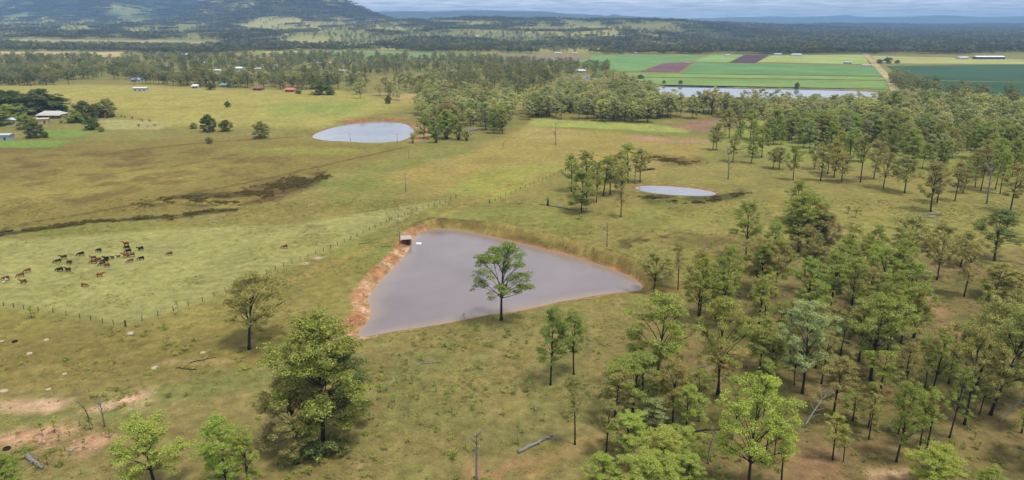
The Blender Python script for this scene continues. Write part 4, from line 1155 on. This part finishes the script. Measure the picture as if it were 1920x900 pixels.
def lathe(prof, k=16):
    mb = MB(); n = len(prof)
    V = [(r_ * math.cos(2 * math.pi * j / k), r_ * math.sin(2 * math.pi * j / k), z) for r_, z in prof for j in range(k)]
    F = [(i * k + j, i * k + (j + 1) % k, (i + 1) * k + (j + 1) % k, (i + 1) * k + j) for i in range(n - 1) for j in range(k)]
    return mb.add(V, F)
for px, py, lab in ((13,842,'black tyre on the grass near the bushy gum'), (28,641,'small black tyre on the olive slope')):
    p = at(px, py)
    tag(link('tyre', lathe([(.35, .0), (.6, .02), (.68, .15), (.6, .3), (.35, .32), (.32, .16), (.35, 0)]).mesh('tyre', M['black'], True), None, p + np.array([0, 0, .02])), lab, 'tyre')

# trees next to something that can be found are named by it
for lab, pos in LANDMARKS:
    short = ' '.join(lab.split()[:7])
    while short.split()[-1] in ('the', 'on', 'of', 'in', 'with', 'a', 'lying', 'beside', 'at', 'behind', 'near', 'by', 'alone', 'past', 'and', 'to', 'over', 'among', 'between', 'flat', 'in', 'front', 'pale', 'dam', 'forked', 'small', 'standing', 'pointing', 'open', 'tip', 'slender', 'below', 'propped', 'charred'):
        short = ' '.join(short.split()[:-1])
    for nm in ('gum_tree', 'sapling'):
        best = min(((o.location - pos).length, i) for i, (o, n_, q, t_, g_) in enumerate(PLANTED) if n_ == nm)
        o, n_, q, t_, g_ = PLANTED[best[1]]
        if best[0] < 18 and g_ and not o.get('by'):
            o['label'] = '%s %s closest to the %s' % (t_, 'gum' if nm == 'gum_tree' else 'gum sapling', short); o['by'] = 1
for o, *_ in PLANTED:
    if 'by' in o: del o['by']

# ------------------------------------------------------------------ fences
POST = MB().tube([(0, 0, -.3), (0, 0, 1.35)], [.11, .10], 6).mesh('post', M['post'])
CPOST = MB().tube([(0, 0, -.3), (0, 0, 1.75)], [.2, .18], 7).mesh('corner_post', M['post'])
def fence(L, step, label, name='wire_fence'):
    G = gpoly(L)
    o = link(name, None, None, (G[0][0], G[0][1], H(*G[0])[0]))
    base = np.array(o.location)
    pts = []
    for a, b in zip(G[:-1], G[1:]):
        n = max(1, int(np.linalg.norm(b - a) / step))
        for i in range(n): pts.append(a + (b - a) * i / n)
    pts.append(G[-1])
    P = np.array(pts); Z = H(P[:, 0], P[:, 1]); tops = []
    for i, (q, z) in enumerate(zip(P, Z)):
        c = i in (0, len(P) - 1)
        e = link('post', CPOST if c else POST, o, np.array([q[0], q[1], z]) - base, i * 1.3)
        e.rotation_euler = (random.gauss(0, .04), random.gauss(0, .04), i)
        tops.append((q[0], q[1], z))
    T = np.array(tops) - base
    for hgt in (.4, .75, 1.1):
        mb = MB()
        for a, b in zip(T[:-1], T[1:]): mb.tube([a + [0, 0, hgt], b + [0, 0, hgt]], [.012, .012], 3)
        link('wire', mb.mesh('wire', M['wire']), o)
    return tag(o, label, 'fence')
fence([(-30,568),(45,580),(100,586),(150,597),(235,612)], 3.6, 'short post and wire fence side running to the paddock corner')
fence([(236,612.5),(380,565),(500,513),(620,466),(735,412),(855,372)], 3.6, 'long post and wire fence between cattle paddock and dam')
fence([(918,381),(985,351),(1060,320)], 4.5, 'faint post and wire fence in front of the tan field')

# ------------------------------------------------------------------ power poles, pump shed, tank
def pole(fx, fy, ty, label, arm=False, group=None):
    p = at(fx, fy); h = z_for(p[1], ty) - p[2]
    o = link('power_pole', None, None, p)
    link('pole', MB().tube([(0, 0, -.3), (0, 0, h)], [.17, .11], 8).mesh('pole', M['greybark'], True), o)
    link('crossarm', MB().box((0, 0, h - .5), (1.8, .1, .12)).mesh('crossarm', M['post']), o)
    for s in (-.8, 0, .8): link('insulator', lathe([(.0, h - .44), (.06, h - .44), (.05, h - .3), (0, h - .28)], 6).mesh('insulator', M['concrete']), o, (s, 0, 0))
    tag(o, label, 'pole', group)
pole(750,458,415,'timber pole right beside the pump shed on the dam')
pole(761,360,324,'slightly leaning timber pole in the middle of the open field')
pole(767,298,273,'timber pole on the field just below the round dam')
pole(745,268,250,'timber pole at the waterline of the round dam')
pole(657,266,250,'thin timber pole at the reedy end of the round dam')
p = at(762, 457)
o = link('pump_shed', None, None, p, .25)
wl = MB()
link('wall', MB().box((0, 0, 1.0), (3.0, 2.2, 2.1)).mesh('wall', M['rust']), o)
rf = MB(); rf.add([(-1.9, -1.6, 2.05), (1.9, -1.6, 2.05), (1.9, 1.6, 2.6), (-1.9, 1.6, 2.6), (-1.9, -1.6, 2.13), (1.9, -1.6, 2.13), (1.9, 1.6, 2.68), (-1.9, 1.6, 2.68)], [(3, 2, 1, 0), (4, 5, 6, 7), (0, 1, 5, 4), (1, 2, 6, 5), (2, 3, 7, 6), (3, 0, 4, 7)])
link('roof', rf.mesh('roof', M['roof']), o, color=C(205, 190, 185))
link('door', MB().box((.3, -1.12, .95), (.9, .06, 1.8)).mesh('door', M['burnt']), o)
link('window', MB().box((-.8, -1.12, 1.3), (.6, .06, .6)).mesh('window', M['window']), o)
for sx in (-1.7, 1.7): link('post', MB().box((sx, -1.45, 1.0), (.12, .12, 2.1)).mesh('post', M['post']), o)
tag(o, 'small rusty pump shed with pale tin roof on the orange bank', 'shed')
p = at(785, 461)
o = link('pump_float', None, None, (p[0], p[1], PONDS[0][1]))
for s in (-.45, .45): link('pontoon', MB().tube([(-1.1, s, .1), (-.9, s, .1), (.9, s, .1), (1.1, s, .1)], [.1, .28, .28, .1], 10).mesh('pontoon', M['white'], True), o)
link('deck', MB().box((0, 0, .4), (1.5, 1.2, .08)).mesh('deck', M['white']), o)
tag(o, 'small white pump float on the muddy dam water', 'float')
p = at(1050, 388)
o = link('water_trough', lathe([(0, 0), (1.0, 0), (1.05, .9), (.95, .9), (.92, .2), (0, .2)], 18).mesh('water_trough', M['concrete']), None, p)
tag(o, 'round pale concrete trough beside the small clump of gums', 'trough')
p = at(1027, 385); hh = z_for(p[1], 370) - p[2]
tag(link('burnt_stump', MB().tube([(0, 0, -.2), (.05, 0, hh * .5), (0, .1, hh)], [.5, .38, .12], 8).mesh('burnt_stump', M['burnt'], True), None, p), 'upright charred stump near the round trough', 'stump')
p = at(212, 218)
o = link('parked_car', None, None, p, .1)
b = MB(); b.box((0, 0, .62), (4.3, 1.75, .62)); link('body', b.mesh('body', M['white']), o)
link('cabin', MB().box((-.2, 0, 1.2), (2.4, 1.55, .56), 0, .78).mesh('cabin', M['window']), o)
wh = lathe([(0, -.1), (.33, -.1), (.33, .1), (0, .1)], 12).mesh('wheel', M['black'])
for sx in (-1.35, 1.35):
    for sy in (-.82, .82):
        w_ = link('wheel', wh, o, (sx, sy, .33)); w_.rotation_euler = (math.pi / 2, 0, 0)
tag(o, 'white parked car near the tiny tan shed', 'car')

# ------------------------------------------------------------------ buildings
def building(i, hs, p):
    px, py, w, roof, wall, kind, label = hs
    W = w / FPX * p[1]
    W = float(np.clip(W, 6, 60)); D = min(max(W * (.55 if kind == 'house' else .45), 5), 16)
    h = 2.9 if kind == 'house' else min(3.2 + W * .03, 5)
    rise = D * (.24 if kind == 'house' else .13)
    rr = np.random.default_rng(i); rz = rr.normal() * .15
    o = link('farm_shed' if kind == 'shed' else 'farm_house', None, None, p, rz)
    link('wall', MB().box((0, 0, h / 2 - .15), (W, D, h + .3)).mesh('wall', M['wall']), o, color=C(*wall, .8))
    e = .6; x0, y0 = W / 2 + e, D / 2 + e
    ins = W * .2 if kind == 'house' else 0
    V = [(-x0, -y0, h), (x0, -y0, h), (x0, y0, h), (-x0, y0, h), (-x0 + ins, 0, h + rise), (x0 - ins, 0, h + rise)]
    link('roof', MB().add(V, [(3, 2, 1, 0), (0, 1, 5, 4), (2, 3, 4, 5), (1, 2, 5), (3, 0, 4)]).mesh('roof', M['roof']), o, color=C(*roof, .85))
    if p[1] < 2000:
        n = max(2, int(W / 4.5))
        wm = MB().box((0, 0, 0), (1.5, .12, 1.2)).mesh('window', M['window']); dm = MB().box((0, 0, 0), (1.1, .12, 2.1)).mesh('door', M['window'])
        for k in range(n):
            x = -W / 2 + W * (k + .5) / n
            if k == n // 2: link('door', dm, o, (x, -D / 2 - .03, 1.06))
            else: link('window', wm, o, (x, -D / 2 - .03, 1.5))
    if kind == 'house' and p[1] < 900:
        link('verandah_roof', MB().add([(-x0, -y0 - 2.2, h - .5), (x0, -y0 - 2.2, h - .5), (x0, -y0 + .3, h - .05), (-x0, -y0 + .3, h - .05)], [(0, 1, 2, 3)]).mesh('verandah_roof', M['roof']), o, color=C(*roof, .85))
        for k in range(5): link('verandah_post', MB().box((-x0 + .2 + (2 * x0 - .4) * k / 4, -y0 - 2.0, h / 2 - .3), (.14, .14, h - .4)).mesh('verandah_post', M['post']), o)
    grp = {'pale roofed cottage among the trees of the settlement': 'cottages of the settlement', 'white shed along the far edge of the crop fields': 'sheds along the crops', 'tiny white house on the far wooded hillside': 'houses on the far hillside'}.get(label)
    tag(o, label, 'shed' if kind == 'shed' else 'house', grp)
for i, (h_, p) in enumerate(zip(HOUSES, HXY)): building(i, h_, p)

# ------------------------------------------------------------------ cattle
def cow_mesh(graze, seed):
    me = bpy.data.meshes.new('cow_skeleton')
    hz_ = .28 if graze else 1.5
    J = [(-.75, 0, 1.08, .36, .38), (-.35, 0, 1.0, .42, .48), (.1, 0, .97, .42, .50), (.55, 0, 1.05, .35, .43),                       # 0-3 barrel
         (.9, 0, 1.05 if graze else 1.35, .17, .23), (1.2, 0, .62 if graze else 1.55, .13, .17), (1.38, 0, hz_ + .12 if graze else 1.5, .11, .14), (1.62, 0, hz_ - .1 if graze else 1.33, .08, .09)]  # neck, head, muzzle
    E = [(i, i + 1) for i in range(7)]
    for sy in (-1, 1):
        for leg, root in ((((.55, .2, .75, .13, .14), (.55, .22, .42, .075, .08), (.57, .22, .05, .065, .07)), 3), (((-.72, .2, .78, .16, .19), (-.82, .22, .45, .085, .09), (-.74, .22, .05, .065, .07)), 0)):
            prev = root
            for x, y, z, ra, rb in leg:
                J.append((x + random.uniform(-.06, .06), y * sy, z, ra, rb)); E.append((prev, len(J) - 1)); prev = len(J) - 1
        J.append((1.22, .26 * sy, .74 if graze else 1.66, .05, .03)); E.append((5, len(J) - 1))                                   # ear
    J += [(-1.03, 0, 1.2, .05, .05), (-1.08, 0, .6, .03, .03)]; E += [(0, len(J) - 2), (len(J) - 2, len(J) - 1)]                       # tail
    me.from_pydata([j[:3] for j in J], E, [])
    o = bpy.data.objects.new('cow_skeleton', me); COL.objects.link(o)
    o.modifiers.new('skin', 'SKIN'); sb = o.modifiers.new('sub', 'SUBSURF'); sb.levels = 1
    for i, j in enumerate(J):
        me.skin_vertices[0].data[i].radius = j[3:5]
    me.skin_vertices[0].data[1].use_root = True
    me.skin_vertices[0].data[0].use_root = False
    dg = bpy.context.evaluated_depsgraph_get(); dg.update()
    out = bpy.data.meshes.new_from_object(o.evaluated_get(dg))
    bpy.data.objects.remove(o)
    out.name = 'body'; out.materials.clear(); out.materials.append(M['hide'])
    out.polygons.foreach_set('use_smooth', [True] * len(out.polygons))
    return out
COWS = [cow_mesh(True, 1), cow_mesh(True, 2), cow_mesh(False, 3)]
RED, DKB, BLK = (.16, .052, .026), (.050, .022, .016), (.012, .010, .010)
HERD = [(62,458,'r'),(210,425,'r'),(235,490,'r'),(278,378,'r'),(582,285,'d'),(640,245,'d'),(697,295,'d'),(600,370,'k'),(682,372,'d'),(812,212,'k'),(990,175,'k'),(935,250,'r'),(938,290,'r'),(985,268,'r'),(1064,258,'k'),(1050,280,'k'),
        (1026,310,'d'),(1070,326,'r'),(1125,240,'c'),(1185,232,'c'),(1262,112,'r'),(1272,148,'k'),(1285,185,'k'),(1262,226,'r'),(1318,222,'r'),(1305,280,'r'),(1408,160,'k'),(1415,255,'k'),(1698,208,'r'),(1003,422,'y'),(848,524,'y'),(2848,140,'r')]
CL = {'r': 'red brown cow grazing among the herd on the pale green paddock', 'd': 'dark brown cow grazing among the herd on the pale green paddock', 'k': 'black cow grazing among the herd on the pale green paddock', 'c': 'small dark calf standing within the herd', 'y': 'bright red young cow grazing away from the herd, head turned opposite'}
for i, (zx, zy, t) in enumerate(HERD):
    p = at(zx / 5.333, 440 + zy / 5.333)
    right = t == 'y'
    rz = (0 if right else math.pi) + random.gauss(.1, .35)
    s = {'c': .62, 'y': .92}.get(t, random.uniform(.88, 1.0))
    lab = CL[t]
    if i == 31: lab = 'lone red brown cow grazing close to the long wire fence'
    if i == 28: lab = 'red brown cow grazing by itself past the black cows'
    o = link('cow', COWS[i % 3 if t != 'c' else 2], None, p, rz, s, {'r': RED, 'y': (.22, .07, .03), 'd': DKB, 'k': BLK, 'c': DKB}[t])
    tag(o, lab, 'cow', 'cattle herd')
bird = MB().tube([(-.3, 0, .42), (-.12, 0, .5), (.1, 0, .55), (.2, 0, .75), (.22, 0, .95), (.42, 0, .93)], [.03, .13, .1, .045, .05, .01], 7)
legs = MB().tube([(0, .05, .02), (0, .05, .48)], [.015, .015], 4)
bm_, lm_ = bird.mesh('body', M['feather'], True), legs.mesh('leg', M['post'])
for zx, zy in ((42, 490), (60, 472), (74, 464)):
    p = at(zx / 5.333, 440 + zy / 5.333)
    o = link('egret', None, None, p, random.uniform(0, 6), 1.2)
    link('body', bm_, o); link('leg', lm_, o); link('leg', lm_, o, (0, -.1, 0))
    tag(o, 'white egret standing beside a red cow', 'bird', 'egrets by the herd')

# ------------------------------------------------------------------ haze
HTOP = max((o.matrix_world @ Vector(c)).z for o in COL.objects if o.name.startswith(('mountain', 'hills')) for c in o.bound_box) + 25
hm = bpy.data.materials.new('haze_air'); hm.use_nodes = True
ht = hm.node_tree; ht.nodes.clear()
ho = ht.nodes.new('ShaderNodeOutputMaterial'); pv = ht.nodes.new('ShaderNodeVolumePrincipled')
pv.inputs['Color'].default_value = (.36, .61, 1.0, 1); pv.inputs['Density'].default_value = 9.5e-5; pv.inputs['Anisotropy'].default_value = 0.0
ht.links.new(pv.outputs[0], ho.inputs['Volume'])
tag(link('haze', MB().box((0, 8700, (HTOP - 4) / 2), (46000, 19400, HTOP + 4)).mesh('haze', hm)), kind='stuff')
print('gum trees', n_tree, 'single', len(single), 'woodland', len(WOOD), len(CLUMP), len(SETT), 'patches', len(FPK))
